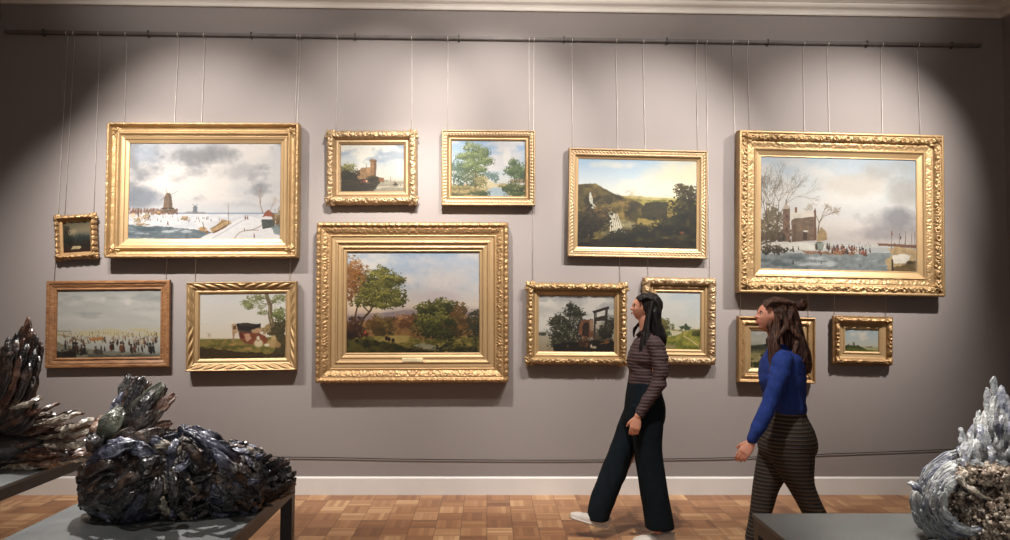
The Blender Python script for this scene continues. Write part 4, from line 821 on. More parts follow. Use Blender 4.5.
for xr_, k, xt, lab in (
    (68, 'ice', 57, 'leftmost wire, holding the left side of the wooden framed skaters painting'),
    (75, 'tiny', 65, 'left wire of the tiny dark woodland painting'),
    (100, 'tiny', 94, 'right wire of the tiny dark woodland painting'),
    (127, 'windmill', 122, 'left wire of the large windmill painting'),
    (179, 'ice', 168, 'wire passing behind the windmill painting to the right side of the skaters painting'),
    (205, 'cows', 197, 'wire passing behind the windmill painting to the left side of the cow painting'),
    (298, 'windmill', 293, 'right wire of the large windmill painting'),
    (301, 'cows', 291, 'wire beside the right edge of windmill painting down to the cow painting'),
    (338, 'castle', 335, 'left wire of the castle tower painting'),
    (412, 'castle', 411, 'right wire of the castle tower painting'),
    (448, 'brook', 447, 'left wire of the painting with tall trees over a brook'),
    (529, 'brook', 529, 'right wire of the painting with tall trees over a brook'),
    (534, 'wheel', 533, 'wire just right of the brook painting down to the ruined mill painting'),
    (572, 'fall', 573, 'left wire of the waterfall valley painting'),
    (616, 'wheel', 620, 'wire passing behind the waterfall painting to the ruined mill painting'),
    (643, 'green', 648, 'wire passing behind the waterfall painting to the green meadow painting'),
    (696, 'fall', 698, 'right wire of the waterfall valley painting'),
    (706, 'green', 711, 'wire along the right edge of waterfall painting down to the green meadow painting'),
    (732, 'meadow', 740, 'wire just left of the largest right painting down to the hills painting'),
    (747, 'house', 751, 'left wire of the largest painting at right with brick house'),
    (803, 'meadow', 809, 'wire passing behind the brick house painting to the hills painting'),
    (827, 'hillmill', 833, 'wire passing behind the brick house painting to left side of the small hill windmill painting'),
    (881, 'hillmill', 888, 'wire passing behind the brick house painting to right side of the small hill windmill painting'),
    (917, 'house', 922, 'right wire of the largest painting at right, rightmost of all wires')):
    wire(xr_, k, xt, lab)
# ------------------------------------------------------------------ feathered ceramic sculptures
def ceramic(name, stops, rough=.3, bumpy=.5, metal=.0, scale=14):
    t = NT(name); n = t.noise(scale, 6, .6, dist=.6); n2 = t.noise(90, 4)
    t.color(t.ramp(n, stops)); t.l(t.math('MULTIPLY_ADD', n2, .4, rough-.15), t.b.inputs['Roughness'])
    t.b.inputs['Metallic'].default_value = metal; t.bump(t.math('ADD', n2, t.math('MULTIPLY', t.noise(38, 4), 1.5)), min(1, bumpy*1.7), .008); t.b.inputs['Coat Weight'].default_value = .7; t.b.inputs['Coat Roughness'].default_value = .14
    return t.m
M['c_brown'] = ceramic('brown_glaze', [(.3, (20, 15, 14)), (.52, (52, 36, 30)), (.68, (128, 104, 86)), (.8, (170, 156, 140))])
M['c_black'] = ceramic('black_glaze', [(.3, (10, 10, 12)), (.52, (26, 24, 26)), (.64, (88, 82, 80)), (.74, (160, 154, 150))], .26)
M['c_indigo'] = ceramic('indigo_glaze', [(.3, (14, 15, 22)), (.48, (44, 48, 66)), (.62, (112, 116, 136)), (.74, (186, 186, 192))], .28)
M['c_rust'] = ceramic('rust_glaze', [(.3, (36, 24, 20)), (.5, (92, 58, 42)), (.64, (140, 108, 88)), (.78, (206, 196, 180))])
M['c_cream'] = ceramic('cream_glaze', [(.28, (70, 58, 50)), (.48, (136, 122, 106)), (.7, (214, 208, 190))], .34)
M['c_olive'] = ceramic('olive_glaze', [(.3, (34, 36, 30)), (.55, (88, 92, 76)), (.75, (140, 142, 126))])
M['c_pale'] = ceramic('pale_grey_glaze', [(.25, (84, 86, 94)), (.45, (150, 154, 156)), (.65, (200, 202, 198)), (.85, (228, 228, 222))], .36)
M['c_paleblue'] = ceramic('pale_blue_glaze', [(.28, (66, 68, 84)), (.45, (126, 130, 146)), (.6, (196, 198, 198)), (.8, (226, 226, 222))], .34)
M['c_crust'] = ceramic('crusted_stoneware', [(.36, (52, 40, 34)), (.46, (130, 110, 92)), (.56, (196, 178, 156)), (.66, (232, 224, 208))], .55, .8, scale=34)
M['c_dark'] = ceramic('dark_stoneware', [(.3, (22, 19, 18)), (.7, (50, 44, 42))], .6)  # one dark tone for the cores beneath the feathers

def feather(path, width, thick, nrm, seed=0, taper='blade', na=20, nl=17, rough=1.0, twist=0.0):
    """a modelled clay feather: ridged blade swept on a path; nrm = facing direction"""
    P = spline([tuple(p) for p in path], nl); n0 = Vector(nrm).normalized(); V = np.zeros((nl, na, 3))
    for i in range(nl):
        t = i/(nl-1); a = P[max(i-1, 0)]; b = P[min(i+1, nl-1)]; T = Vector(b-a).normalized()
        N = (n0-T*n0.dot(T)).normalized(); N = Matrix.Rotation(twist*t, 3, T) @ N; B = T.cross(N)
        if taper == 'blade': w = (.35+.65*min(1, t/.3)) if t < .3 else (1 if t < .7 else math.sqrt(max(.02, 1-((t-.7)/.31)**2)))
        elif taper == 'mussel': w = math.sin(PI*min(1, .12+t*.83))**.6
        else: w = (1-t)*.8+.2*(1-t*t)+.05
        th = 2*PI*np.arange(na)/na; c, s_ = np.cos(th), np.sin(th)
        off_b = np.sign(c)*np.abs(c)**.8*width/2*w; ribs = .35+.5*np.exp(-(c/.16)**2)+.55*np.exp(-((np.abs(c)-.8)/.16)**2)+.22*np.cos(c*17+seed); off_n = np.where(s_ > 0, s_**.6*ribs, s_*.55)*thick*(.4+.6*w)*.62+thick*.3*(1-c*c)*w
        V[i] = P[i][None]+np.outer(off_b, np.array(B))+np.outer(off_n, np.array(N))
    q = V*48+seed*3.1; nz = np.stack([vn3(q[..., 0], q[..., 1], q[..., 2], seed+k)-.5 for k in range(3)], -1); q = V*130
    nz2 = np.stack([vn3(q[..., 0], q[..., 1], q[..., 2], seed+5+k)-.5 for k in range(3)], -1)
    V = V+nz*thick*.75*rough+nz2*thick*.42*rough
    Fc = gridfaces(nl, na, True); 
    V2 = np.concatenate([V.reshape(-1, 3), V[0].mean(0)[None], V[-1].mean(0)[None]])
    f = [tuple(x) for x in Fc]+[(nl*na, (k+1) % na, k) for k in range(na)]+[(nl*na+1, (nl-1)*na+k, (nl-1)*na+(k+1) % na) for k in range(na)]
    return V2, f
class Sculpture:
    def __init__(s, base, label, zt):
        s.root = empty('feathered_sculpture', base); tag(s.root, label, 'sculpture', 'feathered ceramic sculptures on the grey tables')
        s.base = np.array(base); s.items = []; s.zt = zt; s.n = 0
    def put(s, V): V = np.array(V, float); V[:, 2] = np.maximum(V[:, 2], s.zt+.0008); return V-s.base
    def add(s, path, width, thick, nrm, mat, **k):
        s.n += 1; V, f = feather(path, width, thick, nrm, seed=s.n*7+3, **k); L = sum((Vector(path[i+1])-Vector(path[i])).length for i in range(len(path)-1))
        s.items.append((L*width, V, f, mat))
    def part(s, name, V, f, mat): return mesh(name, s.put(V), f, mat, s.root)
    def core(s, c, r, mat, seed=1, amp=.25, name='body_core'):
        nu, nv = 24, 32; u = np.linspace(0, PI, nu); v = np.linspace(0, 2*PI, nv, endpoint=False); U, W = np.meshgrid(u, v, indexing='ij')
        X = np.stack([np.sin(U)*np.cos(W), np.sin(U)*np.sin(W), np.cos(U)], -1); k = 1+amp*(vn3(X[..., 0]*3+9, X[..., 1]*3+9, X[..., 2]*3+9, seed)-.5)
        P = X*k[..., None]*np.array(r)+np.array(c); s.part(name, P.reshape(-1, 3), gridfaces(nu, nv, True)[:, ::-1].copy(), mat)
    def cover(s, c, r, n, L, w, th, field, mats, seed, lift=.25, taper='mussel', front=True, jitter=.35, mixw=None):
        rr = random.Random(seed); c = Vector(c)
        for i in range(n):
            z = 1-2*(i+.5)/n; a = i*2.39996+seed; q = math.sqrt(max(0, 1-z*z)); d = Vector((q*math.cos(a), q*math.sin(a), z))
            if front and d.y > .55: continue
            if z < -.8: continue
            p = c+Vector((d.x*r[0], d.y*r[1], d.z*r[2])); nr = Vector((d.x/r[0], d.y/r[1], d.z/r[2])).normalized()
            f = Vector(field(p, nr))+Vector([rr.uniform(-1, 1)*jitter for _ in range(3)]); f = f-nr*f.dot(nr)
            if f.length < 1e-3: continue
            f.normalize(); l = L*rr.uniform(.75, 1.3)
            path = [p-f*l*.5-nr*l*.08, p+nr*l*.1*rr.uniform(.4, 1.2), p+f*l*.5+nr*l*(lift-.08)]
            s.add(path, w*rr.uniform(.75, 1.25), th, nr, rr.choice(mats), taper=taper, twist=rr.uniform(-.3, .3))
    def finish(s, cap=100):
        s.items.sort(key=lambda t: -t[0])
        for k, (A, V, f, m_) in enumerate(s.items[:cap]): s.part('feather', V, f, M[m_])
        groups = {}
        rest = s.items[cap:]
        if rest:
            mb = MB(); mats = []; idx = []
            for A, V, f, m_ in rest:
                if m_ not in mats: mats.append(m_)
                mb.add(s.put(V), f); idx += [mats.index(m_)]*len(f)
            o = mesh('small_feathers', np.concatenate(mb.v), mb.f, M[mats[0]], s.root); o['kind'] = 'stuff'
            for q in mats[1:]: o.data.materials.append(M[q])
            o.data.polygons.foreach_set('material_index', np.array(idx, dtype=np.int32)); o.data.update()
def at(px, py, d): return on_y(px, py, -D+d)
ru = random.Random(5)

# near left sculpture -------------------------------------------------
dN = 3.02
s1 = Sculpture(tuple(on_z(185, 507, TH)), 'dark blue black feathered sculpture with raised wing on the nearest left table', TH)
k = dN/F
c1 = at(138, 482, dN); c2 = at(192, 482, dN+.05); c3 = at(232, 482, dN+.08); c4 = at(262, 484, dN+.12)
s1.core(c1, (44*k, .17, 36*k), M['c_black'], 2); s1.core(c2, (36*k, .16, 34*k), M['c_black'], 3, name='middle_core'); s1.core(c3, (34*k, .15, 32*k), M['c_black'], 4, name='back_core'); s1.core(c4, (24*k, .09, 17*k), M['c_black'], 5, name='tail_core')
def f1(p, n):
    q = (p-c1); return (-.75-.4*n.z, -.1, -.55-q.x*1.2)
s1.cover(c1, (46*k, .17, 38*k), 210, .13, .044, .014, f1, ['c_black', 'c_brown', 'c_indigo', 'c_black', 'c_brown', 'c_black'], 3, .16, jitter=.5)
s1.cover(c2, (38*k, .17, 39*k), 190, .07, .034, .02, lambda p, n: (ru.uniform(-1, 1), -.2, ru.uniform(-1, .6)), ['c_black', 'c_indigo', 'c_brown', 'c_cream', 'c_black'], 7, .3, jitter=.9)
s1.cover(c3, (36*k, .15, 35*k), 190, .1, .036, .014, lambda p, n: (.8, -.1, -.55), ['c_indigo', 'c_black', 'c_black', 'c_brown'], 9, .18, jitter=.55)
s1.cover(c4, (22*k, .09, 16*k), 60, .12, .034, .014, lambda p, n: (1, -.05, .28), ['c_black', 'c_brown', 'c_black', 'c_brown'], 12, .3, taper='blade', jitter=.2)
for (x0, y0, x1, y1, w, m_) in ((262, 480, 290, 461, 7, 'c_brown'), (258, 474, 284, 459, 7, 'c_black'), (262, 486, 291, 468, 7, 'c_black'), (250, 470, 272, 455, 6, 'c_brown'), (245, 466, 262, 455, 6, 'c_indigo'), (258, 492, 284, 476, 8, 'c_black'), (250, 497, 276, 484, 9, 'c_black'), (243, 462, 252, 450, 6, 'c_cream')):
    s1.add([at(x0, y0, dN+.08), at((x0+x1)/2, (y0+y1)/2-1, dN+.05), at(x1, y1, dN+.03)], w*k, .014, (0, -1, .3), m_)
# raised wing
for (x0, y0, x1, y1, w, m_, dz, bow) in (
    (116, 446, 128, 381, 8, 'c_black', .06, -3), (120, 440, 134, 383, 7, 'c_brown', .03, -2), (122, 438, 142, 382, 8, 'c_black', .0, -3), (126, 436, 146, 384, 6, 'c_brown', .05, 2),
    (112, 446, 121, 398, 9, 'c_indigo', .02, -3), (124, 438, 160, 388, 13, 'c_olive', -.01, -4), (128, 436, 162, 391, 12, 'c_brown', .04, -3), (136, 428, 171, 397, 9, 'c_rust', .0, 2),
    (126, 440, 152, 396, 12, 'c_black', -.04, -2), (118, 448, 156, 409, 13, 'c_black', -.02, -4), (122, 448, 157, 414, 12, 'c_brown', -.06, -3), (104, 446, 120, 411, 14, 'c_olive', -.06, -3),
    (110, 452, 146, 425, 11, 'c_brown', -.08, -3), (116, 450, 165, 425, 10, 'c_rust', -.05, -2), (122, 452, 160, 433, 12, 'c_brown', -.1, -2), (130, 450, 166, 430, 9, 'c_rust', .0, -2), (98, 446, 101, 419, 10, 'c_rust', -.05, -2), (94, 452, 96, 430, 12, 'c_black', -.08, 0),
    (126, 450, 172, 437, 8, 'c_indigo', -.02, -3), (140, 452, 176, 432, 6, 'c_cream', .02, -2)):
    s1.add([at(x0, y0, dN+dz), at((x0+x1)/2+bow, (y0+y1)/2-abs(bow)*.6, dN+dz-.03), at(x1+.12*(x1-x0), y1+.1*(y1-y0), dN+dz+.02)], w*1.45*k, .017, (.25, -1, .2), m_, taper='blade' if w < 9 else 'mussel')
# big blue back feathers and ridge feathers
for (x0, y0, x1, y1, w, m_, dz) in ((134, 444, 88, 463, 14, 'c_indigo', -.16), (140, 442, 100, 452, 12, 'c_indigo', -.12), (128, 446, 160, 462, 13, 'c_indigo', -.14), (120, 462, 84, 476, 11, 'c_brown', -.17), (150, 470, 112, 492, 11, 'c_brown', -.2), (158, 456, 128, 480, 11, 'c_black', -.2),
                                   (90, 462, 80, 480, 8, 'c_brown', -.1), (186, 432, 214, 455, 10, 'c_indigo', -.08), (192, 430, 232, 452, 12, 'c_indigo', -.04), (200, 440, 240, 460, 11, 'c_indigo', -.1), (182, 442, 206, 470, 10, 'c_brown', -.12), (212, 452, 236, 478, 10, 'c_indigo', -.14), (224, 462, 246, 486, 9, 'c_black', -.13), (178, 436, 190, 428, 8, 'c_indigo', .0),
                                   (170, 470, 176, 512, 10, 'c_black', -.2), (160, 480, 150, 512, 11, 'c_black', -.22), (140, 490, 118, 512, 10, 'c_black', -.21), (176, 440, 170, 470, 8, 'c_indigo', -.15), (168, 446, 150, 450, 9, 'c_cream', -.1), (150, 438, 168, 452, 9, 'c_indigo', -.1)):
    s1.add([at(x0, y0, dN+dz), at((x0+x1)/2, (y0+y1)/2-3, dN+dz-.03), at(x1, y1, dN+dz+.02)], w*k, .02, (0, -1, .45), m_, taper='mussel')
s1.finish()

# far left sculpture ---------------------------------------------------
dL = 4.0; k = dL/F
s2 = Sculpture(tuple(on_z(30, 470, TH)), 'rust brown feathered sculpture with tall upright wing on the far left table', TH)
cb = at(5, 447, dL); s2.core(cb, (66*k, .2, 24*k), M['c_dark'], 6)
s2.core(at(-8, 415, dL+.05), (22*k, .12, 34*k), M['c_dark'], 8, name='wing_core')
for i in range(44):
    t = i/43; y0 = 402+ru.uniform(0, 58); x0 = -28+ru.uniform(0, 70); y0 = max(y0, 404+.22*max(0, x0)); L = ru.uniform(34, 62); sl = -.26+.3*((y0-402)/58)
    x1 = min(104, x0+L); y1 = y0+sl*L; y1 = max(y1, 396+.33*max(0, x1-30))
    dz = -.2*((y0-400)/60)+.05+ru.uniform(-.03, .03)
    s2.add([at(x0, y0, dL+dz), at((x0+x1)/2, (y0+y1)/2+3, dL+dz-.04), at(x1, y1, dL+dz)], ru.uniform(4, 7)*k, .02, (0, -.6, 1), ru.choice(['c_rust', 'c_brown', 'c_rust', 'c_cream']), taper='blade')
for (x0, y0, x1, y1) in ((20, 455, 84, 450), (10, 462, 76, 460), (30, 462, 92, 452), (0, 466, 60, 464), (44, 446, 102, 440), (50, 436, 101, 428), (40, 425, 80, 412), (20, 415, 60, 402), (10, 408, 43, 396), (0, 470, 50, 468), (56, 430, 94, 418)):
    s2.add([at(x0, y0, dL-.16), at((x0+x1)/2, (y0+y1)/2+3, dL-.2), at(x1, y1, dL-.14)], 6.5*k, .022, (0, -.6, 1), ru.choice(['c_cream', 'c_rust']), taper='blade')
rw = random.Random(8)
for row, (dz, n, tips) in enumerate(((.05, 7, ((-20, 356), (-8, 350), (2, 346), (9, 338), (16, 334), (22, 326), (28, 317))), (-.02, 9, ((-16, 372), (-4, 362), (6, 352), (14, 346), (24, 338), (31, 329), (36, 335), (41, 341), (37, 356))),
        (-.08, 8, ((6, 342), (16, 340), (26, 344), (34, 350), (39, 357), (37, 368), (36, 376), (33, 386))), (-.13, 7, ((10, 352), (20, 356), (29, 364), (33, 378), (32, 390), (33, 398), (36, 404))))):
    for q, (x1, y1) in enumerate(tips):
        x0 = -34+q*4+row*2; y0 = 408+row*5+q*1.5
        s2.add([at(x0, y0, dL+dz), at(x0*.45+x1*.55+7, y0*.5+y1*.5+9, dL+dz-.04), at(x1+1, y1, dL+dz+.02)], (12.5-row*.8)*k, .018, (-.3, -1, .25), rw.choice(['c_brown', 'c_black', 'c_brown', 'c_rust']), taper='blade', twist=rw.uniform(-.2, .3))
s2.finish()

# right sculpture ------------------------------------------------------
dR = 2.62; k = dR/F
s3 = Sculpture(tuple(on_z(985, 560, TH)), 'pale grey feathered sculpture with upright wing and crusted brown hollow on the right table', TH)
cc = at(990, 512, dR); s3.core(cc, (52*k, .16, 50*k), M['c_dark'], 9)
s3.core(at(998, 455, dR+.06), (30*k, .08, 46*k), M['c_paleblue'], 10, name='wing_core')
for (x0, y0, x1, y1, w, dz, bow, m_) in ((996, 440, 993, 377, 9, .04, 3, 'c_pale'), (992, 450, 987, 387, 7, .02, -1, 'c_pale'), (1002, 450, 1001, 386, 10, .0, 2, 'c_paleblue'), (990, 450, 995, 396, 8, -.03, -1, 'c_pale'), (980, 460, 979, 410, 8, .02, -2, 'c_pale'), (986, 460, 984, 412, 7, .0, -1, 'c_paleblue'),
        (1010, 450, 1007, 398, 9, .04, 0, 'c_paleblue'), (1016, 450, 1014, 404, 9, .02, 0, 'c_pale'), (1024, 455, 1022, 412, 10, .03, 0, 'c_paleblue'), (974, 464, 961, 428, 6, .0, -4, 'c_pale'), (978, 464, 971, 432, 7, -.02, -3, 'c_pale'), (984, 464, 980, 424, 8, -.04, -2, 'c_paleblue'),
        (990, 466, 988, 424, 8, -.05, -1, 'c_pale'), (998, 462, 1003, 420, 8, -.05, 2, 'c_pale'), (1006, 464, 1006, 430, 9, -.06, 1, 'c_paleblue'), (970, 470, 966, 442, 8, -.04, -3, 'c_paleblue'), (978, 470, 976, 440, 8, -.07, -2, 'c_pale'), (1014, 466, 1014, 430, 9, -.05, 0, 'c_pale'), (994, 468, 994, 436, 8, -.08, 0, 'c_paleblue'),
        (1030, 470, 1030, 430, 10, .0, 0, 'c_pale'), (966, 466, 962, 448, 6, -.02, -2, 'c_pale'), (960, 462, 958, 446, 5, .0, -1, 'c_paleblue')):
    s3.add([at(x0, y0, dR+dz), at((x0+x1)/2+bow, (y0+y1)/2, dR+dz-.015), at(x1, y1, dR+dz+.01)], w*k, .014, (-.2, -1, .25), m_, taper='blade')
rt = random.Random(77)
for q in range(26):
    x = rt.uniform(962, 1024); top = 470-max(8, (x-950)*1.5 if x < 995 else 70-(x-995)*.8)*rt.uniform(.35, .95)
    s3.add([at(x+rt.uniform(-2, 6), top+rt.uniform(26, 40), dR-.06), at(x+rt.uniform(-3, 3), top+14, dR-.1), at(x, top, dR-.085+rt.uniform(-.02, .02))], rt.uniform(3.5, 5.5)*k, .012, (-.2, -1, .25), rt.choice(['c_pale', 'c_paleblue']), taper='blade')
# feathers sweeping round the left side
rs = random.Random(21)
for lay in range(15):
    f_ = lay/14; r_ = 1.03-.46*f_; dz = .10-.24*f_ if lay > 2 else .16-.05*lay
    for (a0, a1) in ((-.95, .35), (-.25, .85), (.4, 1.35), (.95, 2.0)):
        a0 += rs.uniform(-.2, .2); a1 += rs.uniform(-.15, .2); pts = []
        for t in (0, .35, .7, 1):
            a = a1+(a0-a1)*t; flare = 1+.07*t*t
            pts.append(at(980-math.cos(a-.15)*62*r_*flare, 503+math.sin(a-.15)*48*r_*flare if a > .15 else 503+math.sin(a-.15)*52*r_*flare, dR+dz-.03*t))
        s3.add(pts, rs.uniform(4.6, 7)*k, .013, (-.5, -1, .3), rs.choice(['c_pale', 'c_paleblue', 'c_pale']), taper='blade', twist=rs.uniform(-.4, .4))
for (x0, y0, x1, y1) in ((922, 494, 908, 483), (1002, 474, 968, 466), (1014, 468, 984, 462), (990, 468, 956, 462), (1006, 480, 976, 470)):
    s3.add([at(x0, y0, dR-.08), at((x0+x1)/2, (y0+y1)/2-2, dR-.1), at(x1, y1, dR-.06)], 7*k, .014, (0, -1, .6), ru.choice(['c_pale', 'c_paleblue']), taper='blade')
s3.add([at(958, 478, dR-.17), at(975, 494, dR-.21), at(999, 500, dR-.19)], 7*k, .02, (0, -1, .4), 'c_cream', taper='horn')
# crusted hollow: knobbly stoneware
def knob_mass(c, r, n, seed, size, skip=None):
    rr = random.Random(seed); mb = MB(); nu, nv = 9, 12
    for i in range(n):
        z = 1-2*(i+.5)/n; a = i*2.39996; q = math.sqrt(1-z*z); d = Vector((q*math.cos(a), q*math.sin(a), z))
        if d.y > .3: continue
        p = Vector(c)+Vector((d.x*r[0], d.y*r[1], d.z*r[2]))*rr.uniform(.9, 1.1)
        if skip and skip(p): continue
        s_ = size*rr.uniform(.5, 1.5); u = np.linspace(0, PI, nu); v = np.linspace(0, 2*PI, nv, endpoint=False); U, W = np.meshgrid(u, v, indexing='ij')
        X = np.stack([np.sin(U)*np.cos(W), np.sin(U)*np.sin(W), np.cos(U)], -1); kk = 1+1.3*(vn3(X[..., 0]*2+i, X[..., 1]*2+i*3, X[..., 2]*2, seed)-.5)
        P = X*kk[..., None]*s_*np.array((rr.uniform(.7, 1.4), 1, rr.uniform(.7, 1.4)))+np.array(p)
        mb.add(P.reshape(-1, 3), gridfaces(nu, nv, True)[:, ::-1])
    return np.concatenate(mb.v), mb.f
hole = at(988, 484, dR-.15)
V, f = knob_mass(at(985, 514, dR-.02), (38*k, .17, 38*k), 1300, 3, .0095, lambda p: abs(p.x-hole.x) < .05 and abs(p.z-hole.z) < .028)
s3.part('crusted_hollow', V, f, M['c_crust'])
V, f = knob_mass(at(1030, 512, dR-.06), (24*k, .14, 36*k), 500, 8, .010); s3.part('crusted_side', V, f, M['c_crust'])
V, f = knob_mass(at(985, 474, dR-.1), (28*k, .06, 9*k), 220, 9, .008); s3.part('crusted_rim', V, f, M['c_crust'])
s3.finish()

# ------------------------------------------------------------------ people
def sphere(c, r, nu=16, nv=20, rot=None):
    u = np.linspace(0, PI, nu); v = np.linspace(0, 2*PI, nv, endpoint=False); U, W = np.meshgrid(u, v, indexing='ij')
    X = np.stack([np.sin(U)*np.cos(W), np.sin(U)*np.sin(W), np.cos(U)], -1)*np.array(r if hasattr(r, '__len__') else (r, r, r))
    if rot is not None: X = X@np.array(rot).T
    return (X+np.array(c)).reshape(-1, 3), [tuple(q) for q in gridfaces(nu, nv, True)[:, ::-1]]
def ringloft(rings, n=28, sub=6, pw=1.0):
    """rings (x, y, z, rx, ry): horizontal cross sections"""
    R = spline(rings, (len(rings)-1)*sub+1); th = 2*PI*np.arange(n)/n; V = []
    for x, y, z, a, b in R:
        V.append(np.stack([x+a*np.sign(np.cos(th))*np.abs(np.cos(th))**pw, y+b*np.sign(np.sin(th))*np.abs(np.sin(th))**pw, np.full(n, z)], -1))
    m_ = len(R); V = np.concatenate(V); f = [tuple(q) for q in gridfaces(m_, n, True)]+[tuple(range(n))[::-1], tuple((m_-1)*n+q for q in range(n))]
    return V, f
def limb(pts, n=14, sub=5):
    R = spline([tuple(p)+(r,) for p, r in pts], (len(pts)-1)*sub+1); V, f = tube([q[:3] for q in R], [max(.002, q[3]) for q in R], n); 
    a, b = sphere(R[0][:3], R[0][3], 10, 12); return [(V, f), (a, b), sphere(R[-1][:3], R[-1][3], 10, 12)]
def remeshed(name, pieces, voxel, mat, parent, off, disp=None, smooth_it=3):
    mb = MB()
    for V, f in pieces: mb.add(V, f)
    o = mesh(name, np.concatenate(mb.v)-np.array(off), mb.f, mat, parent)
    md = o.modifiers.new('r', 'REMESH'); md.mode = 'VOXEL'; md.voxel_size = voxel; md.use_smooth_shade = True
    sm = o.modifiers.new('s', 'SMOOTH'); sm.iterations = smooth_it; sm.factor = .5
    dg = bpy.context.evaluated_depsgraph_get(); dg.update(); me = bpy.data.meshes.new_from_object(o.evaluated_get(dg)); o.modifiers.clear(); o.data = me
    if not me.materials: me.materials.append(mat)
    n = len(me.vertices); co = np.empty(n*3, np.float32); me.vertices.foreach_get('co', co); co = co.reshape(-1, 3)
    if disp:
        no = np.empty(n*3, np.float32); me.vertices.foreach_get('normal', no); no = no.reshape(-1, 3)
        co = co+no*disp(co)[:, None]; me.vertices.foreach_set('co', co.astype(np.float32).ravel()); me.update()
    me.polygons.foreach_set('use_smooth', np.ones(len(me.polygons), bool)); return o
def skin_mat(name, c):
    t = NT(name); n = t.noise(30, 3); t.color(t.mix(n, c, tuple(min(255, x*1.06) for x in c))); t.set(Roughness=.5)
    t.b.inputs['Subsurface Weight'].default_value = .12; t.b.inputs['Subsurface Radius'].default_value = (.01, .004, .002); return t.m
M['skin'] = skin_mat('skin', (198, 140, 114)); M['skin2'] = skin_mat('skin_flushed', (200, 138, 114))
M['lip'] = plain('lips', (170, 92, 84), .4); M['eye_white'] = plain('eye_white', (225, 220, 212), .3); M['iris'] = plain('iris', (46, 32, 26), .2)
def hair_mat(name, a, b, c):
    t = NT(name); mp = t.n('ShaderNodeMapping'); mp.inputs['Scale'].default_value = (120, 120, 10); t.l(t.coords(), mp.inputs[0])
    n = t.noise(1, 3, .5, mp.outputs[0]); t.color(t.ramp(n, [(.3, a), (.55, b), (.75, c)])); t.set(Roughness=.6); t.b.inputs['Specular IOR Level'].default_value = .3; t.bump(n, .5, .004); return t.m
M['hair_dark'] = hair_mat('dark_brown_hair', (14, 11, 11), (24, 18, 17), (38, 28, 26)); M['hair_wavy'] = hair_mat('wavy_brown_hair', (30, 20, 17), (72, 48, 38), (140, 96, 72))
M['brow'] = plain('brow_hair', (48, 34, 30), .8)
def stripe_mat(name, base, line, period, width, rough=.8, axis=2, wob=.6):
    t = NT(name); sx = t.n('ShaderNodeSeparateXYZ'); t.l(t.coords(), sx.inputs[0]); n = t.noise(9, 3)
    v = t.math('ADD', t.math('DIVIDE', sx.outputs[axis], period), t.math('MULTIPLY', n, wob)); f = t.math('FRACT', v)
    m_ = t.math('LESS_THAN', f, width); n2 = t.noise(160, 2)
    t.color(t.mix(t.math('MULTIPLY', m_, t.math('MULTIPLY_ADD', n2, .5, .6)), base, line)); t.set(Roughness=rough); t.bump(t.math('ADD', t.math('SINE', t.math('MULTIPLY', v, 2*PI)), n2), .35, .004); return t.m
M['top1'] = stripe_mat('brown_knit_stripes_fold_shade', (76, 57, 57), (60, 45, 46), .022, .42)  # darker bands: stripes that also put the shade of folds into the colour
M['trousers1'] = plain('dark_teal_wool', (17, 25, 30), .9, 0, .12, 30, .3, .15); M['shoe_white'] = plain('white_canvas_shoe', (205, 196, 186), .7, 0, .05, 20, .2); M['sole'] = plain('white_rubber_sole', (214, 208, 200), .5, 0, .03)
M['sweater'] = plain('cobalt_blue_knit', (20, 50, 122), .85, 0, .12, 60, .5); M['trousers2'] = stripe_mat('fine_striped_trousers', (27, 23, 21), (98, 82, 64), .0235, .3, wob=.05)
M['shoe_black'] = plain('black_leather', (30, 27, 26), .35, 0, .1, 20, .2)

def head_pieces(c, size, tilt):
    """head facing world -x; c = centre between crown and chin; size = crown to chin"""
    nu, nv = 72, 84; u = np.linspace(0, PI, nu); v = np.linspace(0, 2*PI, nv, endpoint=False); U, W = np.meshgrid(u, v, indexing='ij')
    x = np.sin(U)*np.cos(W); y = np.sin(U)*np.sin(W); z = np.cos(U)
    fx = np.where(x > 0, .42, .47)*x; fy = .345*y; fz = .5*z
    fx = np.where(x > 0, fx*(1-.5*np.clip(z-.45, 0, 1)**1.3), fx)
    low = np.clip(-fz-.05, 0, 1); fy = fy*(1-low*.95); fx = np.where(x > 0, fx+low*.10*np.clip(x, 0, 1), fx*(1-low*1.1)); g = lambda yy, zz, sy, sz: np.exp(-((fy-yy)/sy)**2-((fz-zz)/sz)**2)*(x > 0)
    fr = g(0, .14, .2, .1)*.012+g(0, -.02, .035, .08)*.045+g(0, -.085, .046, .038)*.11+g(.0, -.11, .06, .03)*.0
    fr = fr+g(.0, .07, .14, .025)*.02-g(.125, .02, .06, .05)*.035-g(-.125, .02, .06, .05)*.035
    fr = fr+g(0, -.205, .075, .02)*.024+g(0, -.255, .07, .022)*.022-g(0, -.3, .08, .02)*.012+g(0, -.40, .09, .06)*.035-g(0, -.15, .03, .02)*.006+g(.15, -.09, .07, .07)*.012+g(-.15, -.09, .07, .07)*.012
    P = np.stack([-(fx+fr), -fy, fz], -1).reshape(-1, 3)*size
    R = np.array(Matrix.Rotation(tilt, 3, 'Y')); out = [(P@R.T+np.array(c), [tuple(q) for q in gridfaces(nu, nv, True)[:, ::-1]])]
    for sy in (-1, 1):
        e = np.array((.03, sy*.335, -.03))*size; out.append(sphere(R@e+np.array(c), (.045*size, .03*size, .085*size), 10, 12))
    return out, R
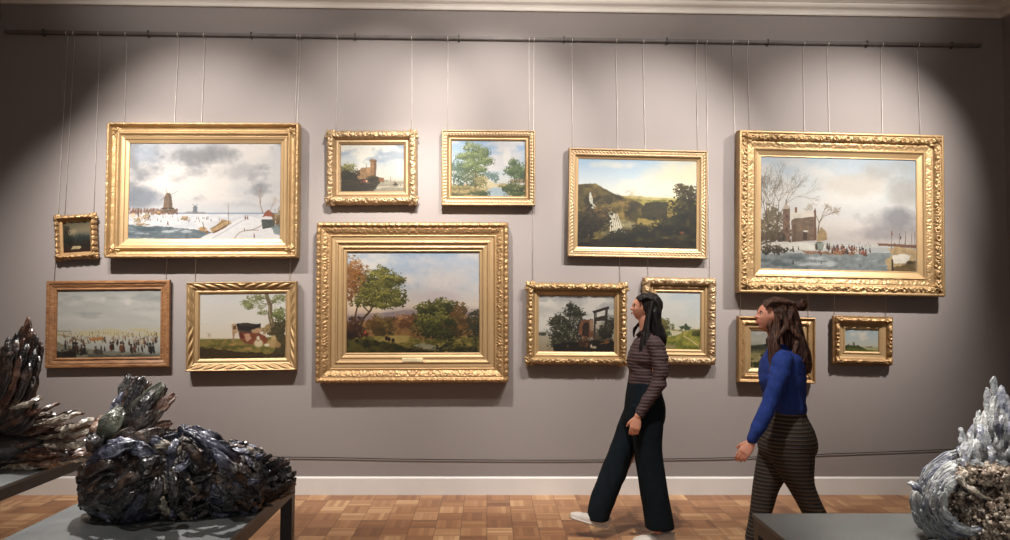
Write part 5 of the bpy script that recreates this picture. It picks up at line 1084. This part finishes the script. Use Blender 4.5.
def hand_pieces(wrist, dirv, palm_n, thumb_side, L=.17, curl=.5, seed=0):
    """palm plus four fingers of different length and a thumb; dirv = wrist to knuckles, palm_n = way the palm faces"""
    d = Vector(dirv).normalized(); n = Vector(palm_n); n = (n-d*n.dot(d)).normalized(); s_ = d.cross(n)*thumb_side; w = Vector(wrist); out = []
    out.append(tubep([(w, .022, .018), (w+d*L*.2, .034, .016), (w+d*L*.42, .038, .014), (w+d*L*.5, .034, .011)], n))
    for i, (o, l) in enumerate(((.026, .40), (.009, .45), (-.009, .42), (-.025, .33))):
        b = w+d*L*.46+s_*o; a = curl*(.8+.12*i); seg = L*l; p = [b]; ang = 0
        for q, fr in enumerate((.45, .3, .25)):
            ang += a*(.55 if q == 0 else .8); p.append(p[-1]+(d*math.cos(ang)+n*math.sin(ang))*seg*fr)
        out += limb([(p[0], .0088), (p[1], .008), (p[2], .0072), (p[3], .006)], 10, 4)
    b = w+d*L*.14+s_*.022; t1 = b+(s_*.6+d*.75+n*.25).normalized()*L*.22; t2 = t1+(s_*.25+d*.9+n*.45).normalized()*L*.17; out += limb([(b, .013), (t1, .0098), (t2, .0075)], 10, 4)
    return out
def tubep(st, up):
    return tube([q[0] for q in st], [(q[1], q[2]) for q in st], 16, True, None, up)
def shoe(toe, heel, lat, lenx, up, mat_u, mat_s, parent, off, name='shoe'):
    """toe and heel: sole ends (points on sole bottom)"""
    toe = Vector(toe); heel = Vector(heel); f = (toe-heel).normalized(); L = (toe-heel).length; s_ = Vector((0, 1, 0)); u = s_.cross(f); u = u if u.z > 0 else -u
    off = Vector(off); V = []; n = 24; st = 14
    def build(hfun, wfun, h0, shrink):
        V = []
        for i in range(st):
            t = i/(st-1); c = heel+f*(L*t); w = wfun(t); h = hfun(t)
            for k_ in range(n):
                a = 2*PI*k_/n; cx = math.cos(a); sz = math.sin(a); ex = abs(cx)**.7*(1 if cx > 0 else -1)
                zz = h0+(h-h0)*(max(0, sz)**.7) if sz > 0 else h0*(1+sz*.98)
                V.append(c+s_*(ex*w*shrink)+u*zz-off)
        fcs = [tuple(q) for q in gridfaces(st, n, True)]+[tuple(range(n))[::-1], tuple((st-1)*n+q for q in range(n))]
        return [tuple(v) for v in V], fcs
    wf = lambda t: .047*(math.sqrt(max(.0, 1-(1-min(1, t/.12))**2)) if t < .12 else (.82+.18*math.sin((t-.12)/.6*PI/2) if t < .72 else 1*math.sqrt(max(.03, 1-((t-.72)/.285)**2))))+.004
    V, fc = build(lambda t: (.088 if t < .3 else .088-.026*(t-.3)/.4 if t < .7 else .062-.02*((t-.7)/.3)**2), wf, .024, .93)
    up_ = mesh(name, V, fc, mat_u, parent)
    V, fc = build(lambda t: .024, wf, .022, 1.04); mesh('sole', V, fc, mat_s, up_)
    if name == 'sneaker':
        for t in (.5, .57, .64):
            c = heel+f*(L*t)+u*(.079-.1*(t-.4)); m_ = MB(); m_.tube([c-s_*.022-off, c+u*.004-off, c+s_*.022-off], .0028, 6); m_.build('lace', M['sole'], up_, True)
    return up_
def face_bits(c, size, R, parent, off):
    c = np.array(c)
    for sy in (-1, 1):
        p = R@(np.array((-.352, sy*.125, .015))*size)+c-np.array(off); V, f = sphere(p, .04*size, 10, 12); e = mesh('eye', V, f, M['eye_white'], parent)
        V, f = sphere(p+R@np.array((-.024*size, 0, 0)), .027*size, 8, 10); mesh('iris', V, f, M['iris'], e)
        m_ = MB(); q = [R@(np.array((-.40+.02*abs(t-.3), sy*(.06+.14*t), .085+.02*math.sin(t*3)))*size)+c-np.array(off) for t in (0, .35, .7, 1)]; m_.tube(q, [.006*size*2, .017*size, .014*size, .006*size], 6); m_.build('eyebrow', M['brow'], parent, True)
    for z, r in ((-.205, .017), (-.245, .021)):
        m_ = MB(); q = [R@(np.array((-.44-.01*(1-abs(t))+.10*t*t, t*.085, z))*size)+c-np.array(off) for t in (-1, -.5, 0, .5, 1)]; m_.tube(q, [.004*size, r*size*.9, r*size, r*size*.9, .004*size], 8); m_.build('lip', M['lip'], parent, True)

def wrinkle(amp, sx, sz, seed):
    return lambda co: amp*((vn3(co[:, 0]*sx, co[:, 1]*sx, co[:, 2]*sz, seed)-.5)*2*.65+(vn3(co[:, 0]*sx*2.3+co[:, 2]*sz, co[:, 1]*sx*2, co[:, 2]*sz*2.1, seed+3)-.5)*2*.35)

# --- woman in striped top -------------------------------------------------
Y1 = -D+5.03
def A(px, py, dy=0.0): return on_y(px, py, Y1+dy)
px1 = 5.03/F
base = A(640, 530); base.z = 0; off = tuple(base)
W1 = empty('person', off); tag(W1, 'woman with long dark hair, brown striped top and wide dark teal trousers walking left', 'person')
def ring(Afun, py, xf, xb, lat, dy=0.0, g=0.0):
    a = Afun(xf, py, dy); b = Afun(xb, py, dy); return ((a.x+b.x)/2, a.y, a.z, (b.x-a.x)/2+g, lat+g)
hc = A(644.5, 307.5); hs = 28.0*px1
hp, R1 = head_pieces(hc, hs, math.radians(3))
body = list(hp)
body += limb([(A(646, 318), .052), (A(647, 330), .05), (A(649, 338), .06)])
body += [ringloft([ring(A, y, a, b, w, 0, -.02) for y, a, b, w in ((335, 640, 658, .08), (343, 636, 662, .165), (355, 631, 662, .155), (370, 632, 657, .13), (383, 630, 656, .13), (400, 629, 659, .16), (412, 630, 660, .165))])]
body += limb([(A(656, 345, -.165), .045), (A(657, 383, -.2), .036), (A(638, 416, -.21), .024)]) + limb([(A(652, 345, .165), .045), (A(648, 385, .2), .036), (A(642, 414, .2), .024)])
body += limb([(A(648, 408, -.085), .08), (A(649, 462, -.085), .055), (A(657, 520, -.085), .036), (A(658, 529, -.085), .034)]) + limb([(A(645, 408, .085), .08), (A(622, 465, .085), .055), (A(601, 514, .085), .036), (A(600, 520, .085), .034)])
body += hand_pieces(A(637.5, 417, -.21), (-.25, -.05, -1), (.35, .9, 0) if False else (.25, 1, 0), -1, .165, .75)
body += hand_pieces(A(642, 414, .2), (-.2, 0, -1), (.2, -1, 0), 1, .165, .6)
remeshed('body', body, .0038, M['skin'], W1, off, None, 2)
face_bits(hc, hs, R1, W1, off)
top = [ringloft([ring(A, y, a, b, w) for y, a, b, w in ((331, 641, 654, .062), (335, 638, 658, .085), (340, 635, 662, .15), (346, 632, 664, .185), (355, 628, 665, .175), (362, 627.5, 662, .16), (371, 629, 659, .145), (378, 628, 659.5, .147), (384, 628, 660, .152))])]
top += limb([(A(655, 344, -.165), .058), (A(660, 360, -.19), .058), (A(659, 382, -.205), .05), (A(650, 397, -.21), .046), (A(640.5, 412, -.21), .036)])
top += limb([(A(652, 344, .165), .058), (A(652, 362, .19), .055), (A(650, 384, .2), .047), (A(644, 410, .2), .036)])
remeshed('striped_top', top, .0065, M['top1'], W1, off, wrinkle(.011, 9, 26, 4), 6)
V, f = tube([A(x, y, d) for x, y, d in ((641, 332, -.06), (637.5, 335, 0), (641, 332, .06), (652, 331, .05), (655, 331, 0), (652, 331, -.05), (641, 332, -.06))], .012, 8); mesh('collar', np.array(V)-np.array(off), f, M['top1'], W1)
tr = [ringloft([ring(A, y, a, b, w) for y, a, b, w in ((380.5, 628.5, 658, .148), (388, 627, 660, .158), (398, 625.5, 663, .175), (408, 624.5, 665, .182), (420, 623, 664, .175), (428, 626, 660, .15))])]
tr += [ringloft([ring(A, y, a, b, w, -.085) for y, a, b, w in ((405, 630, 664, .095), (425, 631, 663, .1), (445, 633.5, 661.5, .098), (465, 636, 663.5, .098), (490, 639.5, 667.5, .1), (508, 643, 671, .1), (528, 645.5, 674, .1))])]
tr += [ringloft([ring(A, y, a, b, w, .085) for y, a, b, w in ((405, 626, 659, .095), (420, 619.5, 651, .1), (440, 612.5, 640, .098), (460, 605.5, 631.5, .095), (480, 597.5, 624.5, .098), (498, 590.5, 617, .097), (510, 588, 612, .098), (519, 588, 609, .095))])]
def w1d(co): return wrinkle(.012, 15, 2.2, 9)(co)*np.clip((1.05-co[:, 2])*2, .3, 1)
remeshed('wide_trousers', tr, .0075, M['trousers1'], W1, off, w1d, 7)
hb = [sphere(A(649.5, 305.2), (13.2*px1, .085, 13.0*px1), 20, 24), sphere(A(645.5, 299.6), (9.6*px1, .066, 6.4*px1), 16, 20), ringloft([ring(A, y, a, b, w) for y, a, b, w in ((300, 643, 660, .07), (310, 645.5, 661, .088), (320, 646.5, 660.5, .088), (329, 647, 663.5, .095), (336, 648, 666, .1), (342, 652, 666, .08), (346, 656, 665, .05))])]
for q in range(16):
    dy = -.09+.012*q; r_ = random.Random(q); hb += limb([(A(652+r_.uniform(-3, 3), 312, dy*.9), .014), (A(655+r_.uniform(-2, 4), 330, dy), .013), (A(656+r_.uniform(-4, 7), 343+r_.uniform(0, 5), dy*1.1), .006)], 8, 4)
for (x0, x1, x2, x3, yb, dy) in ((650, 647, 643, 642, 364, -.1), (651, 648, 646, 645, 360, -.115), (649, 645.5, 641, 639.5, 357, -.085), (652, 649, 648, 648, 352, -.12)): hb += limb([(A(x0, 303, dy*.8), .011), (A(x1, 322, dy), .011), (A(x2, 342, dy-.03), .010), (A(x3, yb, dy-.05), .003)], 8, 5)
hb += limb([(A(644, 298, .05), .012), (A(645, 315, .085), .013), (A(635, 329, .1), .012), (A(634, 337, .1), .005)], 8, 4)
for q in range(9):
    dy = -.075+.0188*q; hb += limb([(A(637.0+abs(dy)*45, 298.5+abs(dy)*25, dy), .010), (A(646, 294.6+abs(dy)*40, dy*1.05), .011), (A(656, 300+abs(dy)*30, dy*1.05), .011), (A(660, 313, dy), .009)], 8, 4)
remeshed('long_hair', hb, .0045, M['hair_dark'], W1, off, lambda co: .0035*(vn3(co[:, 0]*110, co[:, 1]*110, co[:, 2]*9, 3)-.5)*2, 2)
t_ = A(633, 536.6, -.085); h_ = A(675, 537.4, -.085); t_.z = .001; h_.z = .001
shoe(t_, h_, 0, .27, 0, M['shoe_white'], M['sole'], W1, off, 'sneaker')
hh = A(608.5, 530, .085); hh.z = max(.004, hh.z); shoe(A(569.5, 518.5, .085), hh, 0, .27, 0, M['shoe_white'], M['sole'], W1, off, 'sneaker')

# --- woman in blue sweater --------------------------------------------------
d2 = 4.55; Y2 = -D+d2; px2 = d2/F
def B(px, py, dy=0.0): return on_y(px, py, Y2+dy)
base = B(785, 540); base.z = 0; off = tuple(base)
W2 = empty('person', off); tag(W2, 'woman with wavy brown hair and small bun, blue sweater and fine striped trousers', 'person')
hc = B(771.5, 316.5); hs = 33.5*px2
hp, R2 = head_pieces(hc, hs, math.radians(9))
body = list(hp)+limb([(B(774, 326), .05), (B(777, 340), .05), (B(780, 350), .062)])
body += [ringloft([ring(B, y, a, b, w, 0, -.02) for y, a, b, w in ((346, 772, 792, .08), (356, 768, 797, .165), (370, 765, 799, .155), (390, 767, 799, .13), (411, 770, 799, .13), (430, 770, 805, .16), (446, 770, 808, .165))])]
body += limb([(B(783, 360, -.16), .045), (B(769, 405, -.19), .036), (B(752, 440, -.2), .024)]) + limb([(B(782, 360, .16), .045), (B(794, 402, .18), .036), (B(790, 436, .16), .024)])
body += limb([(B(795, 440, -.08), .085), (B(803, 490, -.08), .055), (B(826, 532, -.08), .036), (B(830, 542, -.08), .034)]) + limb([(B(780, 440, .08), .085), (B(767, 490, .08), .055), (B(754, 536, .08), .036), (B(753, 546, .08), .034)])
body += hand_pieces(B(752, 442, -.2), (-.62, -.05, -.78), (.5, 1, -.3), -1, .17, .55)
body += hand_pieces(B(790, 436, .16), (.0, 0, -1), (0, -1, 0), 1, .165, .6)
remeshed('body', body, .0038, M['skin2'], W2, off, None, 2); face_bits(hc, hs, R2, W2, off)
top = [ringloft([ring(B, y, a, b, w) for y, a, b, w in ((344, 772, 790, .062), (348, 769, 794, .09), (354, 766, 798, .15), (361, 763.5, 801, .18), (370, 761, 803, .178), (378, 760.5, 804, .17), (390, 763, 804, .16), (400, 766, 803, .155), (408, 767, 804, .158), (412, 768, 803, .155))])]
top += limb([(B(783, 360, -.16), .06), (B(778, 380, -.185), .058), (B(769, 405, -.2), .05), (B(761, 423, -.205), .043), (B(753, 438.5, -.205), .036)])
top += limb([(B(782, 360, .16), .06), (B(790, 382, .18), .055), (B(794, 402, .18), .046), (B(791, 432, .165), .036)])
remeshed('blue_sweater', top, .0065, M['sweater'], W2, off, wrinkle(.010, 12, 16, 14), 6)
tr = [ringloft([ring(B, y, a, b, w) for y, a, b, w in ((408, 768.5, 801.5, .15), (416, 767, 804, .16), (425, 765, 809, .178), (438, 761.5, 814, .19), (448, 760, 814.5, .182), (456, 764, 810, .15), (462, 772, 802, .09))])]
tr += [ringloft([ring(B, y, a, b, w, -.08) for y, a, b, w in ((436, 766, 813, .105), (456, 770, 813.5, .105), (476, 781, 812.5, .095), (490, 790, 815.5, .085), (512, 801.5, 826.5, .078), (530, 812, 836, .075), (540, 818, 840, .072))])]
tr += [ringloft([ring(B, y, a, b, w, .08) for y, a, b, w in ((436, 762, 800, .105), (460, 757.5, 791, .105), (478, 755, 784, .095), (490, 753.5, 777.5, .085), (512, 751, 771.5, .075), (530, 747, 765, .07), (541, 745, 762, .068))])]
remeshed('striped_trousers', tr, .007, M['trousers2'], W2, off, wrinkle(.007, 13, 3, 19), 16)
hb = [sphere(B(778, 311.5), (14.8*px2, .088, 14.2*px2), 20, 24), sphere(B(771.5, 305.5), (8.8*px2, .068, 7*px2), 16, 20)]
hb += [ringloft([ring(B, y, a, b, w) for y, a, b, w in ((306, 770, 796, .07), (316, 777, 798, .09), (328, 778, 801, .095), (340, 778, 804, .11), (352, 782, 808, .12), (364, 788, 810, .1), (373, 795, 809, .06))])]
for q in range(22):
    r_ = random.Random(q+50); dy = -.115+.0105*q; x0 = 780+r_.uniform(-5, 10); pts = []
    for j, y in enumerate((312, 326, 340, 354, 366+r_.uniform(-4, 12))): pts.append((B(x0+(j*4.5 if x0 > 783 else -j*1.0)+5.5*math.sin(j*2.1+q*1.3), y, dy*(1+.12*j)), (.016, .018, .018, .014, .005)[j]))
    hb += limb(pts, 8, 5)
for (xs, dy) in (((776, 776, 772, 770, 772), -.1), ((778, 774, 769.5, 771, 768.5), -.11), ((777, 778, 774, 774.5, 775), -.13)): hb += limb([(B(x, y, dy-.006*j), (.012, .016, .015, .012, .004)[j]) for j, (x, y) in enumerate(zip(xs, (316, 332, 346, 358, 372)))], 8, 5)
for q in range(9):
    dy = -.075+.0188*q; hb += limb([(B(763.5+abs(dy)*50, 304.5+abs(dy)*30, dy), .010), (B(772, 298.8+abs(dy)*45, dy*1.05), .011), (B(784, 300+abs(dy)*30, dy*1.05), .012), (B(794, 304, dy*.6), .010)], 8, 4)
remeshed('wavy_hair', hb, .0048, M['hair_wavy'], W2, off, lambda co: .0045*(vn3(co[:, 0]*90, co[:, 1]*90, co[:, 2]*16, 3)-.5)*2, 2)
bn = [sphere(B(800.5, 305.5), (5.2*px2, .034, 4.6*px2), 14, 16)]+limb([(B(793, 304.5), .016), (B(798, 304), .018), (B(803, 301), .014), (B(806, 304), .011), (B(804, 309), .012), (B(798, 309), .012)], 10, 5)
remeshed('hair_bun', bn, .004, M['hair_wavy'], W2, off, lambda co: .004*(vn3(co[:, 0]*90, co[:, 1]*90, co[:, 2]*60, 3)-.5)*2, 1)
shoe(B(735, 547, .08), B(759, 561.5, .08), 0, .25, 0, M['shoe_black'], M['shoe_black'], W2, off, 'shoe')
a_ = B(812, 566, -.08); a_.z = .003; b_ = B(845, 556, -.08); shoe(a_, b_, 0, .25, 0, M['shoe_black'], M['shoe_black'], W2, off, 'shoe')
# ------------------------------------------------------------------ light
def spot(src, dst, W, ang, blend=1.0, rad=.035, col=(1, .955, .915)):
    l = bpy.data.lights.new('gallery_or_fill_spot', 'SPOT'); l.energy = W; l.spot_size = math.radians(ang); l.spot_blend = blend
    l.shadow_soft_size = rad; l.color = col
    o = bpy.data.objects.new('gallery_or_fill_spot', l); COL.objects.link(o); o.location = src
    o.rotation_euler = (Vector(dst)-Vector(src)).to_track_quat('-Z', 'Y').to_euler(); return o
def ws(px, py, dx, W, ang, y=-2.1, col=(1, .955, .915), blend=1.0):
    p = on_y(px, py, 0); return spot((p.x+dx, y, ZC-.2), p, W, ang, blend, .03, col)
ws(205, 190, -.3, 430, 62)
ws(140, 318, -.25, 500, 62)
ws(375, 138, .6, 340, 52)
ws(488, 138, .3, 340, 52)
ws(412, 300, .1, 560, 54)
ws(640, 180, .75, 490, 58)
ws(628, 322, .2, 440, 50)
ws(840, 190, .8, 520, 60)
ws(835, 332, .7, 390, 50)
# added fill spots with no known lamp behind them, to brighten the cornice
for cx_, pw in ((-2.2, 290), (.3, 520), (2.6, 300)):
    spot((cx_, -4.2, ZC-.25), (cx_, 0, ZC+.4), pw, 48, 1, .1)
# spots over the tables, then two aimed at the floor
spot((-1.9, -1.9, ZC-.2), (-1.5, -3.2, .9), 560, 40, 1)
spot((-1.6, -4.4, ZC-.2), (-1.5, -3.2, 1.0), 150, 34, 1)  # front fill spot added to brighten the near left sculpture
spot((-3.0, -1.6, ZC-.2), (-2.3, -2.3, .9), 430, 38, 1)
spot((1.1, -4.4, ZC-.2), (1.85, -3.65, .9), 270, 30, 1)
spot((1.6, -2.4, ZC-.2), (1.85, -3.6, .9), 330, 32, 1)
spot((.6, -2.9, ZC-.2), (1.2, -1.5, .0), 300, 52, 1)  # floor spots, turned up to brighten floor and baseboard
spot((-1.2, -2.9, ZC-.2), (-.4, -1.4, .0), 300, 54, 1)
w = bpy.data.worlds.new('world'); bpy.context.scene.world = w; w.use_nodes = True
w.node_tree.nodes['Background'].inputs[0].default_value = (.9, .88, .86, 1); w.node_tree.nodes['Background'].inputs[1].default_value = .38
vs = bpy.context.scene.view_settings
vs.view_transform = 'Standard'; vs.look = 'None'; vs.exposure = .56; vs.gamma = 1.0; vs.use_curve_mapping = False
